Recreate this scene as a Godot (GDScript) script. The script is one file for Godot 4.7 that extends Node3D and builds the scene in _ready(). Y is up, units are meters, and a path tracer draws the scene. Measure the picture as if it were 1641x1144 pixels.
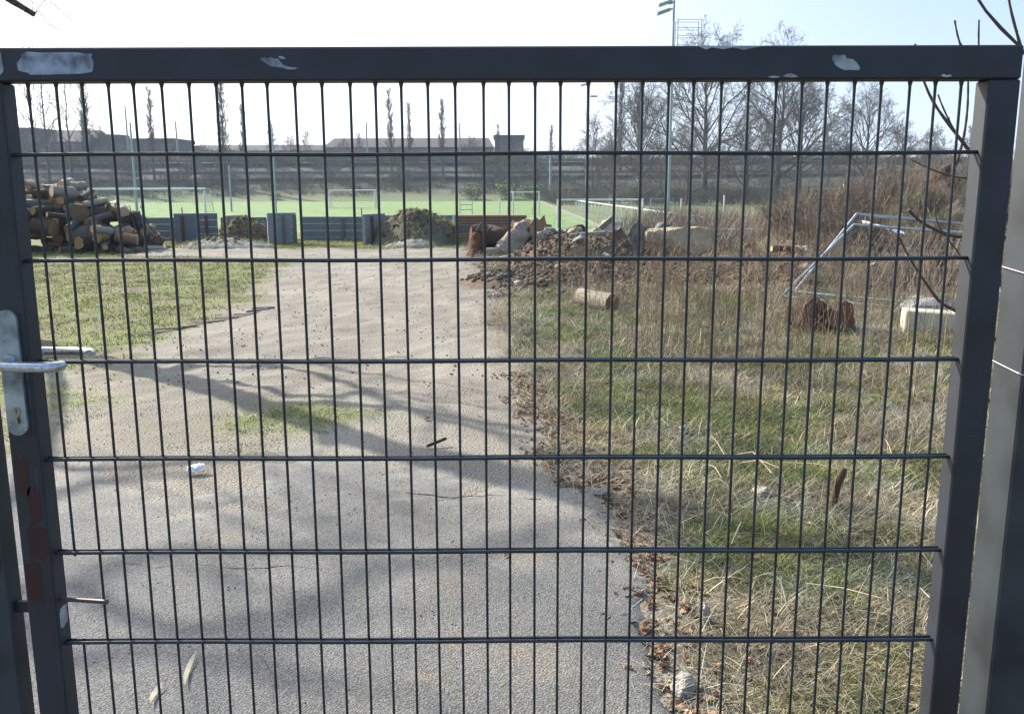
extends Node3D

var M := {}
var rng := RandomNumberGenerator.new()
var n1 := FastNoiseLite.new()
var n2 := FastNoiseLite.new()
var taken := {}

# ---------------------------------------------------------------- helpers
func lin(r: float, g: float, b: float) -> Color:
	return Color(r, g, b).linear_to_srgb()

func numbered(s: String) -> String:
	if not taken.has(s):
		taken[s] = 0
		return s
	taken[s] += 1
	return "%s_%03d" % [s, taken[s]]

func tag(o: Node, label: String, category := "", group := "", kind := "") -> Node:
	if label: o.set_meta("label", label)
	if category: o.set_meta("category", category)
	if group: o.set_meta("group", group)
	if kind: o.set_meta("kind", kind)
	return o

func thing(called: String, label: String, category: String, at := Vector3.ZERO, turn := 0.0, group := "") -> Node3D:
	var o := Node3D.new()
	o.name = numbered(called)
	add_child(o, true)
	o.position = at
	o.rotation.y = turn
	tag(o, label, category, group)
	return o

func put(called: String, mesh: Mesh, mat: Material, parent: Node = null, tr := Transform3D.IDENTITY) -> MeshInstance3D:
	var o := MeshInstance3D.new()
	o.name = numbered(called) if parent == null else called
	o.mesh = mesh
	o.material_override = mat
	o.transform = tr
	(self if parent == null else parent).add_child(o, true)
	return o

func stuff(called: String, mesh: Mesh, mat: Material, ts: Array, cols: Array, label: String, category: String, parent: Node = null) -> MultiMeshInstance3D:
	var mm := MultiMesh.new()
	mm.transform_format = MultiMesh.TRANSFORM_3D
	mm.use_colors = true
	mm.mesh = mesh
	mm.instance_count = ts.size()
	for i in ts.size():
		var t: Transform3D = ts[i]
		var c: Color = cols[i] if cols.size() == ts.size() else Color.WHITE
		mm.set_instance_transform(i, t)
		mm.set_instance_color(i, c)
	var o := MultiMeshInstance3D.new()
	o.name = numbered(called) if parent == null else called
	o.multimesh = mm
	o.material_override = mat
	(self if parent == null else parent).add_child(o, true)
	if parent == null:
		tag(o, label, category)
	o.set_meta("kind", "stuff")
	return o

func begin() -> SurfaceTool:
	var st := SurfaceTool.new()
	st.begin(Mesh.PRIMITIVE_TRIANGLES)
	st.set_smooth_group(-1)
	return st

func done(st: SurfaceTool) -> ArrayMesh:
	st.generate_normals()
	return st.commit()

# a, b, c, d run counter-clockwise as seen from outside
func quad(st: SurfaceTool, a: Vector3, b: Vector3, c: Vector3, d: Vector3) -> void:
	st.add_vertex(a); st.add_vertex(c); st.add_vertex(b)
	st.add_vertex(a); st.add_vertex(d); st.add_vertex(c)

func tri(st: SurfaceTool, a: Vector3, b: Vector3, c: Vector3) -> void:
	st.add_vertex(a); st.add_vertex(c); st.add_vertex(b)

# a box with chamfered edges
func bx(st: SurfaceTool, c: Vector3, s: Vector3, ch := 0.0, b := Basis.IDENTITY) -> void:
	st.set_smooth_group(-1)
	var h := s * 0.5
	if ch <= 0.0:
		var v := []
		for i in 8:
			v.append(c + b * Vector3(h.x if i & 1 else -h.x, h.y if i & 2 else -h.y, h.z if i & 4 else -h.z))
		quad(st, v[4], v[5], v[7], v[6]); quad(st, v[1], v[0], v[2], v[3])
		quad(st, v[5], v[1], v[3], v[7]); quad(st, v[0], v[4], v[6], v[2])
		quad(st, v[6], v[7], v[3], v[2]); quad(st, v[0], v[1], v[5], v[4])
		return
	var f := func(x: float, y: float, z: float) -> Vector3: return c + b * Vector3(x, y, z)
	var k := h - Vector3(ch, ch, ch)
	for sg in [-1.0, 1.0]:
		var q := [f.call(-k.x, -k.y, sg * h.z), f.call(k.x, -k.y, sg * h.z), f.call(k.x, k.y, sg * h.z), f.call(-k.x, k.y, sg * h.z)]
		var r := [f.call(sg * h.x, -k.y, k.z), f.call(sg * h.x, -k.y, -k.z), f.call(sg * h.x, k.y, -k.z), f.call(sg * h.x, k.y, k.z)]
		var t := [f.call(-k.x, sg * h.y, k.z), f.call(k.x, sg * h.y, k.z), f.call(k.x, sg * h.y, -k.z), f.call(-k.x, sg * h.y, -k.z)]
		for p in [q, r, t]:
			if sg > 0: quad(st, p[0], p[1], p[2], p[3])
			else: quad(st, p[3], p[2], p[1], p[0])
	for sa in [-1.0, 1.0]:
		for sb in [-1.0, 1.0]:
			var e := [f.call(-k.x, sa * h.y, sb * k.z), f.call(k.x, sa * h.y, sb * k.z), f.call(k.x, sa * k.y, sb * h.z), f.call(-k.x, sa * k.y, sb * h.z)]
			if sa * sb > 0: e.reverse()
			quad(st, e[0], e[1], e[2], e[3])
			e = [f.call(sa * h.x, -k.y, sb * k.z), f.call(sa * h.x, k.y, sb * k.z), f.call(sa * k.x, k.y, sb * h.z), f.call(sa * k.x, -k.y, sb * h.z)]
			if sa * sb < 0: e.reverse()
			quad(st, e[0], e[1], e[2], e[3])
			e = [f.call(sa * h.x, sb * k.y, -k.z), f.call(sa * h.x, sb * k.y, k.z), f.call(sa * k.x, sb * h.y, k.z), f.call(sa * k.x, sb * h.y, -k.z)]
			if sa * sb > 0: e.reverse()
			quad(st, e[0], e[1], e[2], e[3])
			for sc in [-1.0, 1.0]:
				var o := [f.call(sa * h.x, sb * k.y, sc * k.z), f.call(sa * k.x, sb * h.y, sc * k.z), f.call(sa * k.x, sb * k.y, sc * h.z)]
				if sa * sb * sc < 0: o.reverse()
				tri(st, o[0], o[1], o[2])

func box_mesh(s: Vector3, ch := 0.0) -> ArrayMesh:
	var st := begin()
	bx(st, Vector3.ZERO, s, ch)
	return done(st)

func ring_frame(dir: Vector3) -> Basis:
	var u := dir.cross(Vector3.UP if absf(dir.y) < 0.95 else Vector3.RIGHT).normalized()
	return Basis(u, dir, u.cross(dir))

func tube(st: SurfaceTool, pts: Array, rad, sides := 8, caps := true) -> void:
	var rings := []
	var n := pts.size()
	var u := Vector3.ZERO
	for i in n:
		var dir: Vector3 = (pts[mini(i + 1, n - 1)] - pts[maxi(i - 1, 0)]).normalized()
		if i == 0: u = ring_frame(dir).x
		else: u = (u - dir * u.dot(dir)).normalized()
		var w := dir.cross(u)
		var r: float = rad[i] if rad is Array else rad
		var ring := []
		for k in sides:
			var a := TAU * k / sides
			ring.append(pts[i] + (u * cos(a) + w * sin(a)) * r)
		rings.append(ring)
	st.set_smooth_group(0)
	for i in n - 1:
		for k in sides:
			var k2 := (k + 1) % sides
			quad(st, rings[i][k], rings[i][k2], rings[i + 1][k2], rings[i + 1][k])
	st.set_smooth_group(-1)
	if caps:
		for k in sides:
			var k2 := (k + 1) % sides
			tri(st, pts[0], rings[0][k2], rings[0][k])
			tri(st, pts[n - 1], rings[n - 1][k], rings[n - 1][k2])

func tube_mesh(pts: Array, rad, sides := 8) -> ArrayMesh:
	var st := begin()
	tube(st, pts, rad, sides)
	return done(st)

# raw, flat-shaded triangles
func raw(v: PackedVector3Array, c := PackedColorArray()) -> ArrayMesh:
	var a := []
	a.resize(Mesh.ARRAY_MAX)
	a[Mesh.ARRAY_VERTEX] = v
	if c.size(): a[Mesh.ARRAY_COLOR] = c
	var m := ArrayMesh.new()
	m.add_surface_from_arrays(Mesh.PRIMITIVE_TRIANGLES, a)
	return m

func stick(v: PackedVector3Array, a: Vector3, b: Vector3, ra: float, rb: float, n := 3) -> void:
	var f := ring_frame((b - a).normalized())
	for k in n:
		var o1 := f.x * cos(TAU * k / n) + f.z * sin(TAU * k / n)
		var o2 := f.x * cos(TAU * (k + 1) / n) + f.z * sin(TAU * (k + 1) / n)
		v.append(a + o1 * ra); v.append(b + o2 * rb); v.append(a + o2 * ra)
		v.append(a + o1 * ra); v.append(b + o1 * rb); v.append(b + o2 * rb)

# a lumpy or angular stone
func rock_mesh(sd: int, s: Vector3, rough := 0.3, cells := 10, facets := 0, boxy := 0.0) -> ArrayMesh:
	var r := RandomNumberGenerator.new()
	r.seed = sd
	var nz := FastNoiseLite.new()
	nz.seed = sd
	nz.frequency = 0.9
	nz.fractal_octaves = 4
	var cuts := []
	for i in facets:
		cuts.append([Vector3(r.randf_range(-1, 1), r.randf_range(-1, 1), r.randf_range(-1, 1)).normalized(), r.randf_range(0.55, 0.9)])
	var g := []
	for i in cells + 1:
		var row := []
		for j in cells * 2 + 1:
			var th := PI * i / cells
			var ph := TAU * (j % (cells * 2)) / (cells * 2)
			var p := Vector3(sin(th) * cos(ph), cos(th), sin(th) * sin(ph))
			p *= 1.0 / pow(maxf(absf(p.x), maxf(absf(p.y), absf(p.z))), boxy)
			for c in cuts:
				var over: float = p.dot(c[0]) - c[1]
				if over > 0: p -= c[0] * over
			p *= 1.0 + rough * nz.get_noise_3dv(p * 1.6) + rough * 0.35 * nz.get_noise_3dv(p * 6.0)
			row.append(p * s)
		g.append(row)
	var st := begin()
	st.set_smooth_group(-1 if facets else 0)
	for i in cells:
		for j in cells * 2:
			if i > 0: tri(st, g[i][j], g[i][j + 1], g[i + 1][j])
			if i < cells - 1: tri(st, g[i][j + 1], g[i + 1][j + 1], g[i + 1][j])
	return done(st)

# a log along x, centre at the origin: [bark mesh, cut-face mesh]
func log_meshes(sd: int, len: float, r: float, sides := 14, rough := 0.12) -> Array:
	var nz := FastNoiseLite.new()
	nz.seed = sd
	nz.frequency = 1.0
	var st := begin()
	var rings := []
	var steps := 7
	for i in steps:
		var x := lerpf(-len / 2, len / 2, float(i) / (steps - 1))
		var ring := []
		for k in sides:
			var a := TAU * k / sides
			var rr := r * (1.0 + rough * nz.get_noise_3d(x * 7.0, cos(a) * 1.8, sin(a) * 1.8) * 2.0 + (rough * 0.5 if k % 2 else 0.0))
			ring.append(Vector3(x + (0.02 * nz.get_noise_2d(a * 9.0, x * 20.0) if i in [0, 6] else 0.0), cos(a) * rr, sin(a) * rr))
		rings.append(ring)
	st.set_smooth_group(0)
	for i in steps - 1:
		for k in sides:
			var k2 := (k + 1) % sides
			quad(st, rings[i][k], rings[i][k2], rings[i + 1][k2], rings[i + 1][k])
	var bark := done(st)
	var faces := []
	for e in [0, steps - 1]:
		st = begin()
		var mid := Vector3(-len / 2 - 0.004 if e == 0 else len / 2 + 0.004, 0, 0)
		for k in sides:
			var k2 := (k + 1) % sides
			var p: Vector3 = rings[e][k] * Vector3(1, 0.96, 0.96)
			var q: Vector3 = rings[e][k2] * Vector3(1, 0.96, 0.96)
			p.x = mid.x; q.x = mid.x
			if e == 0: tri(st, mid, q, p)
			else: tri(st, mid, p, q)
		faces.append(done(st))
	return [bark, faces[0], faces[1]]

# ---------------------------------------------------------------- textures and materials
func noise_tex(sd: int, freq: float, ramp: Array, kind := 0, oct := 4, size := 512, normal := 0.0) -> NoiseTexture2D:
	var n := FastNoiseLite.new()
	n.seed = sd
	n.frequency = freq
	n.fractal_octaves = oct
	if kind == 1:
		n.noise_type = FastNoiseLite.TYPE_CELLULAR
		n.cellular_return_type = FastNoiseLite.RETURN_CELL_VALUE
		n.fractal_type = FastNoiseLite.FRACTAL_NONE
	elif kind == 2:
		n.noise_type = FastNoiseLite.TYPE_CELLULAR
		n.cellular_return_type = FastNoiseLite.RETURN_DISTANCE
		n.fractal_type = FastNoiseLite.FRACTAL_NONE
	else:
		n.noise_type = FastNoiseLite.TYPE_SIMPLEX_SMOOTH
	var t := NoiseTexture2D.new()
	t.width = size
	t.height = size
	t.seamless = true
	t.noise = n
	if normal > 0.0:
		t.as_normal_map = true
		t.bump_strength = normal
	elif ramp.size():
		var g := Gradient.new()
		g.offsets = PackedFloat32Array(ramp.map(func(e): return e[0]))
		g.colors = PackedColorArray(ramp.map(func(e): return e[1]))
		t.color_ramp = g
	return t

func grey(v: float) -> Color:
	return Color(v, v, v)

func mat(c: Color, rough := 0.8, tex: Texture2D = null, scale := 1.0, nrm: Texture2D = null, ns := 1.0, metal := 0.0, world := true) -> StandardMaterial3D:
	var m := StandardMaterial3D.new()
	m.albedo_color = c
	m.roughness = rough
	m.metallic = metal
	if tex: m.albedo_texture = tex
	if nrm:
		m.normal_enabled = true
		m.normal_texture = nrm
		m.normal_scale = ns
	if tex or nrm:
		m.uv1_triplanar = true
		m.uv1_world_triplanar = world
		m.uv1_scale = Vector3(scale, scale, scale)
	return m

func tinted(m: StandardMaterial3D, back := 0.0) -> StandardMaterial3D:
	m.vertex_color_use_as_albedo = true
	m.cull_mode = BaseMaterial3D.CULL_DISABLED
	if back > 0.0:
		m.backlight_enabled = true
		m.backlight = Color(back, back, back)
	return m

func make_materials() -> void:
	var soft := noise_tex(11, 0.02, [[0.0, grey(0.72)], [0.5, grey(0.9)], [1.0, grey(1.0)]], 0, 5)
	var speck := noise_tex(12, 0.12, [[0.0, grey(0.45)], [0.45, grey(0.8)], [0.7, grey(0.92)], [1.0, grey(1.0)]], 0, 4, 1024)
	var bump := noise_tex(13, 0.09, [], 0, 4, 1024, 6.0)
	var fine := noise_tex(14, 0.05, [], 0, 3, 512, 2.0)
	var agg := noise_tex(15, 0.17, [[0.0, grey(0.62)], [0.35, grey(0.74)], [0.6, grey(0.82)], [0.85, grey(0.92)], [1.0, Color(1.0, 0.98, 0.94)]], 1, 1, 1024)
	var aggn := noise_tex(15, 0.13, [], 2, 1, 1024, 7.0)
	var barkt := noise_tex(16, 0.03, [[0.0, grey(0.4)], [0.5, grey(0.75)], [1.0, grey(1.0)]], 0, 5)
	var barkn := noise_tex(17, 0.06, [], 0, 4, 512, 8.0)
	var wood := noise_tex(18, 0.03, [[0.0, Color(0.7, 0.62, 0.55)], [0.5, grey(0.85)], [1.0, grey(1.0)]], 0, 4)
	var worn := noise_tex(20, 0.008, [[0.0, grey(0.5)], [0.45, grey(0.82)], [0.62, grey(0.9)], [1.0, grey(1.0)]], 0, 6)
	var peel := noise_tex(19, 0.03, [[0.0, Color(0.55, 0.58, 0.62)], [0.4, grey(0.85)], [1.0, grey(1.0)]], 0, 5)

	M.paint = mat(lin(0.010, 0.015, 0.027), 0.62, worn, 1.3, fine, 0.06, 0.0, false)
	M.paint.metallic_specular = 0.58
	M.wire = mat(lin(0.018, 0.026, 0.036), 0.36, worn, 2.0, fine, 0.1, 0.0, false)
	M.wire.metallic_specular = 0.5
	M.post = mat(lin(0.030, 0.040, 0.048), 0.6, worn, 1.1, fine, 0.06, 0.0, false)
	M.post.metallic_specular = 0.5
	M.alu = mat(lin(0.66, 0.68, 0.70), 0.3, soft, 9.0, fine, 0.2, 0.9, false)
	M.plate = mat(lin(0.40, 0.46, 0.48), 0.42, worn, 3.0, fine, 0.05, 0.3, false)
	M.hole = mat(lin(0.02, 0.02, 0.02), 0.7)
	M.brass = mat(lin(0.3, 0.28, 0.24), 0.4, null, 1.0, null, 1.0, 0.8)
	M.rod = mat(lin(0.12, 0.095, 0.085), 0.5, soft, 20.0, fine, 0.6, 0.5, false)
	M.primer = mat(lin(0.36, 0.41, 0.50), 0.7, worn, 6.0, fine, 0.15, 0.0, false)
	M.scuff = mat(lin(0.055, 0.065, 0.085), 0.6, worn, 6.0, null, 1.0, 0.0, false)
	M.red = mat(lin(0.040, 0.005, 0.007), 0.6, soft, 8.0, null, 1.0, 0.0, false)
	M.galv = mat(lin(0.42, 0.45, 0.47), 0.45, soft, 3.0, fine, 0.2, 0.7, false)
	M.white_paint = mat(lin(0.78, 0.79, 0.78), 0.5, soft, 2.0)
	M.mast = mat(lin(0.36, 0.42, 0.46), 0.5, soft, 1.0)
	M.green_paint = mat(lin(0.03, 0.16, 0.10), 0.5, soft, 1.0)
	M.net_green = mat(lin(0.05, 0.22, 0.14), 0.7)
	M.net_white = mat(lin(0.5, 0.53, 0.52), 0.7)

	M.ground = tinted(mat(Color.WHITE, 0.95, speck, 0.45, bump, 0.8))
	M.ground.cull_mode = BaseMaterial3D.CULL_BACK
	M.asphalt = tinted(mat(Color.WHITE, 0.9, agg, 1.0, aggn, 0.5))
	M.asphalt.cull_mode = BaseMaterial3D.CULL_BACK
	M.turf = mat(lin(0.155, 0.245, 0.065), 0.95, soft, 0.05, bump, 0.3)
	M.line = mat(lin(0.5, 0.5, 0.48), 0.9)
	M.dirt = mat(lin(0.185, 0.125, 0.078), 0.97, speck, 0.9, bump, 1.4)
	M.weedy = mat(lin(0.20, 0.165, 0.115), 0.97, speck, 0.9, bump, 1.4)
	M.gravel_pale = mat(lin(0.42, 0.40, 0.36), 0.95, speck, 1.4, bump, 1.0)
	M.clod = tinted(mat(Color.WHITE, 0.97, speck, 6.0, null, 1.0, 0.0, false))
	M.grass = tinted(mat(Color.WHITE, 0.75), 0.5)
	M.dry = tinted(mat(Color.WHITE, 0.7), 0.35)
	M.leaf = tinted(mat(Color.WHITE, 0.8), 0.3)
	M.stem = tinted(mat(Color.WHITE, 0.85))
	M.twig = mat(lin(0.075, 0.06, 0.048), 0.9)
	M.twig_pale = mat(lin(0.11, 0.09, 0.07), 0.9)
	M.trunk = mat(lin(0.11, 0.095, 0.075), 0.95, barkt, 0.5, barkn, 1.0)
	M.bark = mat(lin(0.115, 0.068, 0.042), 0.95, barkt, 3.0, barkn, 1.2, 0.0, false)
	M.bark_grey = mat(lin(0.15, 0.135, 0.115), 0.95, barkt, 3.0, barkn, 1.2, 0.0, false)
	M.bark_pale = mat(lin(0.55, 0.46, 0.34), 0.9, barkt, 2.5, barkn, 0.9, 0.0, false)
	M.cut = mat(lin(0.42, 0.23, 0.10), 0.85, wood, 6.0, null, 1.0, 0.0, false)
	M.cut_pale = mat(lin(0.62, 0.47, 0.30), 0.85, wood, 6.0, null, 1.0, 0.0, false)
	M.cut_dull = mat(lin(0.25, 0.145, 0.075), 0.9, wood, 6.0, null, 1.0, 0.0, false)
	M.rot = mat(lin(0.20, 0.085, 0.042), 0.95, barkt, 5.0, barkn, 1.5, 0.0, false)
	M.rot_face = mat(lin(0.36, 0.15, 0.065), 0.95, barkt, 7.0, barkn, 1.5, 0.0, false)
	M.plank = mat(lin(0.30, 0.19, 0.11), 0.85, wood, 2.0, barkn, 0.3, 0.0, false)
	M.plank_pale = mat(lin(0.42, 0.28, 0.16), 0.85, wood, 2.0, barkn, 0.3, 0.0, false)
	M.plank_grey = mat(lin(0.20, 0.185, 0.17), 0.85, wood, 2.0, barkn, 0.3, 0.0, false)
	M.board = mat(lin(0.17, 0.19, 0.21), 0.85, soft, 1.5, fine, 0.4, 0.0, false)
	M.board_pale = mat(lin(0.27, 0.28, 0.28), 0.85, soft, 1.5, fine, 0.4, 0.0, false)
	M.rust = mat(lin(0.22, 0.06, 0.035), 0.85, barkt, 4.0, null, 1.0, 0.0, false)
	M.sandstone = mat(lin(0.56, 0.43, 0.27), 0.92, speck, 2.0, barkn, 1.3, 0.0, false)
	M.rock_dark = mat(lin(0.16, 0.135, 0.11), 0.93, speck, 2.0, barkn, 1.3, 0.0, false)
	M.rock_grey = mat(lin(0.26, 0.245, 0.215), 0.93, speck, 2.0, barkn, 1.3, 0.0, false)
	M.rock_brown = mat(lin(0.30, 0.19, 0.11), 0.93, speck, 2.0, barkn, 1.3, 0.0, false)
	M.rock_pale = mat(lin(0.52, 0.47, 0.39), 0.92, speck, 3.0, barkn, 1.0, 0.0, false)
	M.concrete = mat(lin(0.34, 0.33, 0.31), 0.92, speck, 2.0, barkn, 0.5, 0.0, false)
	M.foam = mat(lin(0.72, 0.68, 0.50), 0.9, speck, 4.0, fine, 0.4, 0.0, false)
	M.film = mat(lin(0.75, 0.76, 0.75), 0.45)
	M.film.cull_mode = BaseMaterial3D.CULL_DISABLED
	M.wall = mat(lin(0.10, 0.085, 0.078), 0.9, soft, 0.1)
	M.wall_pale = mat(lin(0.20, 0.19, 0.175), 0.9, soft, 0.1)
	M.roof = mat(lin(0.06, 0.05, 0.047), 0.9, soft, 0.2)
	M.pane = mat(lin(0.05, 0.06, 0.07), 0.15)
	M.score = mat(lin(0.45, 0.03, 0.04), 0.6, soft, 1.0)
	M.ballast = mat(lin(0.14, 0.125, 0.11), 0.95)
	M.iron = mat(lin(0.10, 0.09, 0.085), 0.6)

# ---------------------------------------------------------------- the lie of the land (d is metres ahead of the camera, world z = -d)
const LEFT_D := [0.0, 4.8, 5.75, 7.5, 8.4, 9.8, 11.3, 16.0, 19.4, 21.0]
const LEFT_X := [-2.4, -2.6, -3.0, -3.6, -3.4, -3.4, -3.35, -4.1, -4.8, -9.0]
const RIGHT_D := [0.0, 4.4, 5.2, 6.4, 8.7, 12.5, 17.2, 19.4, 22.0]
const RIGHT_X := [0.42, 0.48, 0.16, 0.04, -0.13, -0.35, -0.72, -0.95, -1.2]

func along(ds: Array, xs: Array, d: float) -> float:
	for i in ds.size() - 1:
		if d < ds[i + 1]:
			return lerpf(xs[i], xs[i + 1], clampf((d - ds[i]) / (ds[i + 1] - ds[i]), 0, 1))
	return xs[-1]

func land(x: float, d: float) -> float:
	var h := -1.22 * smoothstep(29.0, 45.0, d)
	h += 7.0 * smoothstep(152.0, 176.0, d + 0.02 * x)
	h -= 3.0 * smoothstep(196.0, 215.0, d)
	if d < 45.0:
		var w := smoothstep(4.6, 8.0, d)
		h += (0.035 * n1.get_noise_2d(x * 9.0, d * 9.0) + 0.03 * n1.get_noise_2d(x * 34.0 + 50.0, d * 34.0)) * w
		h += 0.022 * n2.get_noise_2d(x * 55.0, d * 55.0) * (0.25 + 0.75 * w)
		if x > along(RIGHT_D, RIGHT_X, d): h += 0.03 * smoothstep(0.0, 0.5, x - along(RIGHT_D, RIGHT_X, d))
	return h

const HEAPS := [[1.15, 16.7, 1.3, 2.8, 0.64], [8.1, 15.9, 4.3, 3.6, 1.3], [-7.25, 25.1, 0.95, 0.8, 0.68], [-2.5, 24.8, 1.35, 1.25, 0.86], [-7.35, 23.5, 1.35, 0.75, 0.22], [-2.55, 23.3, 0.7, 0.45, 0.2], [4.9, 14.8, 1.7, 1.9, 0.45], [2.3, 15.6, 2.2, 2.2, 0.24], [0.55, 14.7, 1.35, 1.35, 0.24]]

func heap_h(k: int, x: float, d: float) -> float:
	var q: Array = HEAPS[k]
	var r := sqrt(pow((x - q[0]) / q[2], 2) + pow((d - q[1]) / q[3], 2))
	r += 0.22 * n1.get_noise_2d(x * 11.0 + k * 90.0, d * 11.0)
	if r > 1.25: return -0.2
	var f := pow(maxf(0.0, cos(minf(r, 1.0) * PI / 2)), 0.85)
	var h: float = q[4] * f
	h += q[4] * 0.22 * n1.get_noise_2d(x * 26.0, d * 26.0 + k * 50.0) * minf(1.0, f * 2.0)
	h += 0.075 * n2.get_noise_2d(x * 60.0, d * 60.0) * minf(1.0, f * 3.0) * minf(1.0, q[4] * 2.0)
	return h - 0.1 * smoothstep(0.85, 1.25, r)

func top(x: float, d: float) -> float:
	var h := land(x, d)
	if d > 10.0 and d < 28.0:
		for k in HEAPS.size():
			h = maxf(h, land(x, d) * 0.0 + heap_h(k, x, d))
	return h

func ground_color(x: float, d: float) -> Color:
	var a := n1.get_noise_2d(x * 12.0, d * 12.0)
	var b := n2.get_noise_2d(x * 30.0 + 300.0, d * 30.0)
	var c := n1.get_noise_2d(x * 45.0 - 200.0, d * 45.0)
	var sand := Color(0.36, 0.318, 0.257).lerp(Color(0.245, 0.21, 0.165), clampf(0.5 + a + 0.4 * c, 0, 1))
	var soil := Color(0.17, 0.125, 0.08).lerp(Color(0.24, 0.185, 0.12), clampf(0.5 + b, 0, 1))
	var moss := Color(0.23, 0.25, 0.05).lerp(Color(0.15, 0.175, 0.04), clampf(0.5 + c, 0, 1))
	if d > 148.0:
		var bank := Color(0.095, 0.085, 0.06).lerp(Color(0.075, 0.08, 0.045), clampf(0.5 + n1.get_noise_2d(x * 0.6, d * 2.0), 0, 1))
		return bank
	var meadow := Color(0.14, 0.19, 0.055).lerp(Color(0.20, 0.21, 0.08), clampf(0.5 + n1.get_noise_2d(x * 2.0, d * 2.0), 0, 1))
	var xl := along(LEFT_D, LEFT_X, d) + 0.5 * a + 0.25 * c
	var xr := along(RIGHT_D, RIGHT_X, d) + 0.35 * a + 0.25 * c
	var col := sand
	var lw := smoothstep(-0.15, 0.45, xl - x)
	var rw := smoothstep(-0.1, 0.4, x - xr)
	if d < 22.0:
		var lawn := soil.lerp(moss, clampf(0.72 + 1.4 * b + 0.5 * a, 0, 1))
		col = col.lerp(lawn, lw)
	else:
		var strip := smoothstep(22.6, 23.6, d + a)
		col = col.lerp(moss.lerp(soil, clampf(0.3 + b, 0, 1)), strip)
	var weeds := (soil * 0.75).lerp(Color(0.20, 0.16, 0.10), clampf(0.5 + 1.2 * b, 0, 1)).lerp(moss, clampf(0.25 + 1.3 * a, 0, 0.8))
	col = col.lerp(weeds, rw)
	# a mossy patch on the drive
	var patch := exp(-pow((x + 1.5) / 0.5, 2) - pow((d - 6.1) / 0.42, 2))
	col = col.lerp(moss * 0.85, clampf(patch * 1.4 * (0.6 + 1.2 * b), 0, 0.85))
	patch = exp(-pow((x + 3.4) / 0.5, 2) - pow((d - 6.2) / 1.0, 2))
	col = col.lerp(moss, clampf(patch * (0.3 + 1.5 * b), 0, 0.7))
	return col.lerp(meadow, smoothstep(28.0, 34.0, d))

func axis(fine: float, near: float, mid: float, far: float, a0: float, a1: float, a2: float, a3: float) -> Array:
	var v := []
	var t := 0.0
	while t < a3:
		v.append(t)
		t += fine if t < a0 else near if t < a1 else mid if t < a2 else maxf(far, t * 0.12)
	v.append(a3)
	return v

func sheet(xs: Array, ds: Array, height: Callable, color: Callable) -> ArrayMesh:
	var nx := xs.size()
	var nd := ds.size()
	var v := PackedVector3Array()
	var c := PackedColorArray()
	var nn := PackedVector3Array()
	v.resize(nx * nd); c.resize(nx * nd); nn.resize(nx * nd)
	for j in nd:
		for i in nx:
			v[j * nx + i] = Vector3(xs[i], height.call(xs[i], ds[j]), -ds[j])
			c[j * nx + i] = color.call(xs[i], ds[j])
	for j in nd:
		for i in nx:
			var l := v[j * nx + maxi(i - 1, 0)]
			var r := v[j * nx + mini(i + 1, nx - 1)]
			var n := v[maxi(j - 1, 0) * nx + i]
			var f := v[mini(j + 1, nd - 1) * nx + i]
			nn[j * nx + i] = (r - l).cross(f - n).normalized()
	var idx := PackedInt32Array()
	for j in nd - 1:
		for i in nx - 1:
			var p := j * nx + i
			idx.append_array(PackedInt32Array([p, p + nx, p + nx + 1, p, p + nx + 1, p + 1]))
	var a := []
	a.resize(Mesh.ARRAY_MAX)
	a[Mesh.ARRAY_VERTEX] = v
	a[Mesh.ARRAY_NORMAL] = nn
	a[Mesh.ARRAY_COLOR] = c
	a[Mesh.ARRAY_INDEX] = idx
	var m := ArrayMesh.new()
	m.add_surface_from_arrays(Mesh.PRIMITIVE_TRIANGLES, a)
	return m

func tan_spot(x: float, d: float, c: Color) -> Color:   # rusty stains and damp patches on the asphalt
	var k := 0.0
	for q in [[-0.28, 3.35, 0.09], [-0.2, 2.95, 0.07], [-0.26, 2.72, 0.06], [0.05, 2.8, 0.12], [-1.3, 3.9, 0.1], [0.1, 3.7, 0.08]]:
		k = maxf(k, exp(-(pow((x - q[0]) / q[2], 2) + pow((d - q[1]) / q[2], 2))) * clampf(0.7 + 1.5 * n2.get_noise_2d(x * 90.0, d * 90.0), 0, 1))
	c = c.lerp(Color(0.30, 0.21, 0.13), k * 0.55)
	return c * clampf(1.0 - 0.7 * maxf(0.0, n1.get_noise_2d(x * 9.0 + 500.0, d * 9.0) - 0.12), 0.7, 1.0)

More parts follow.
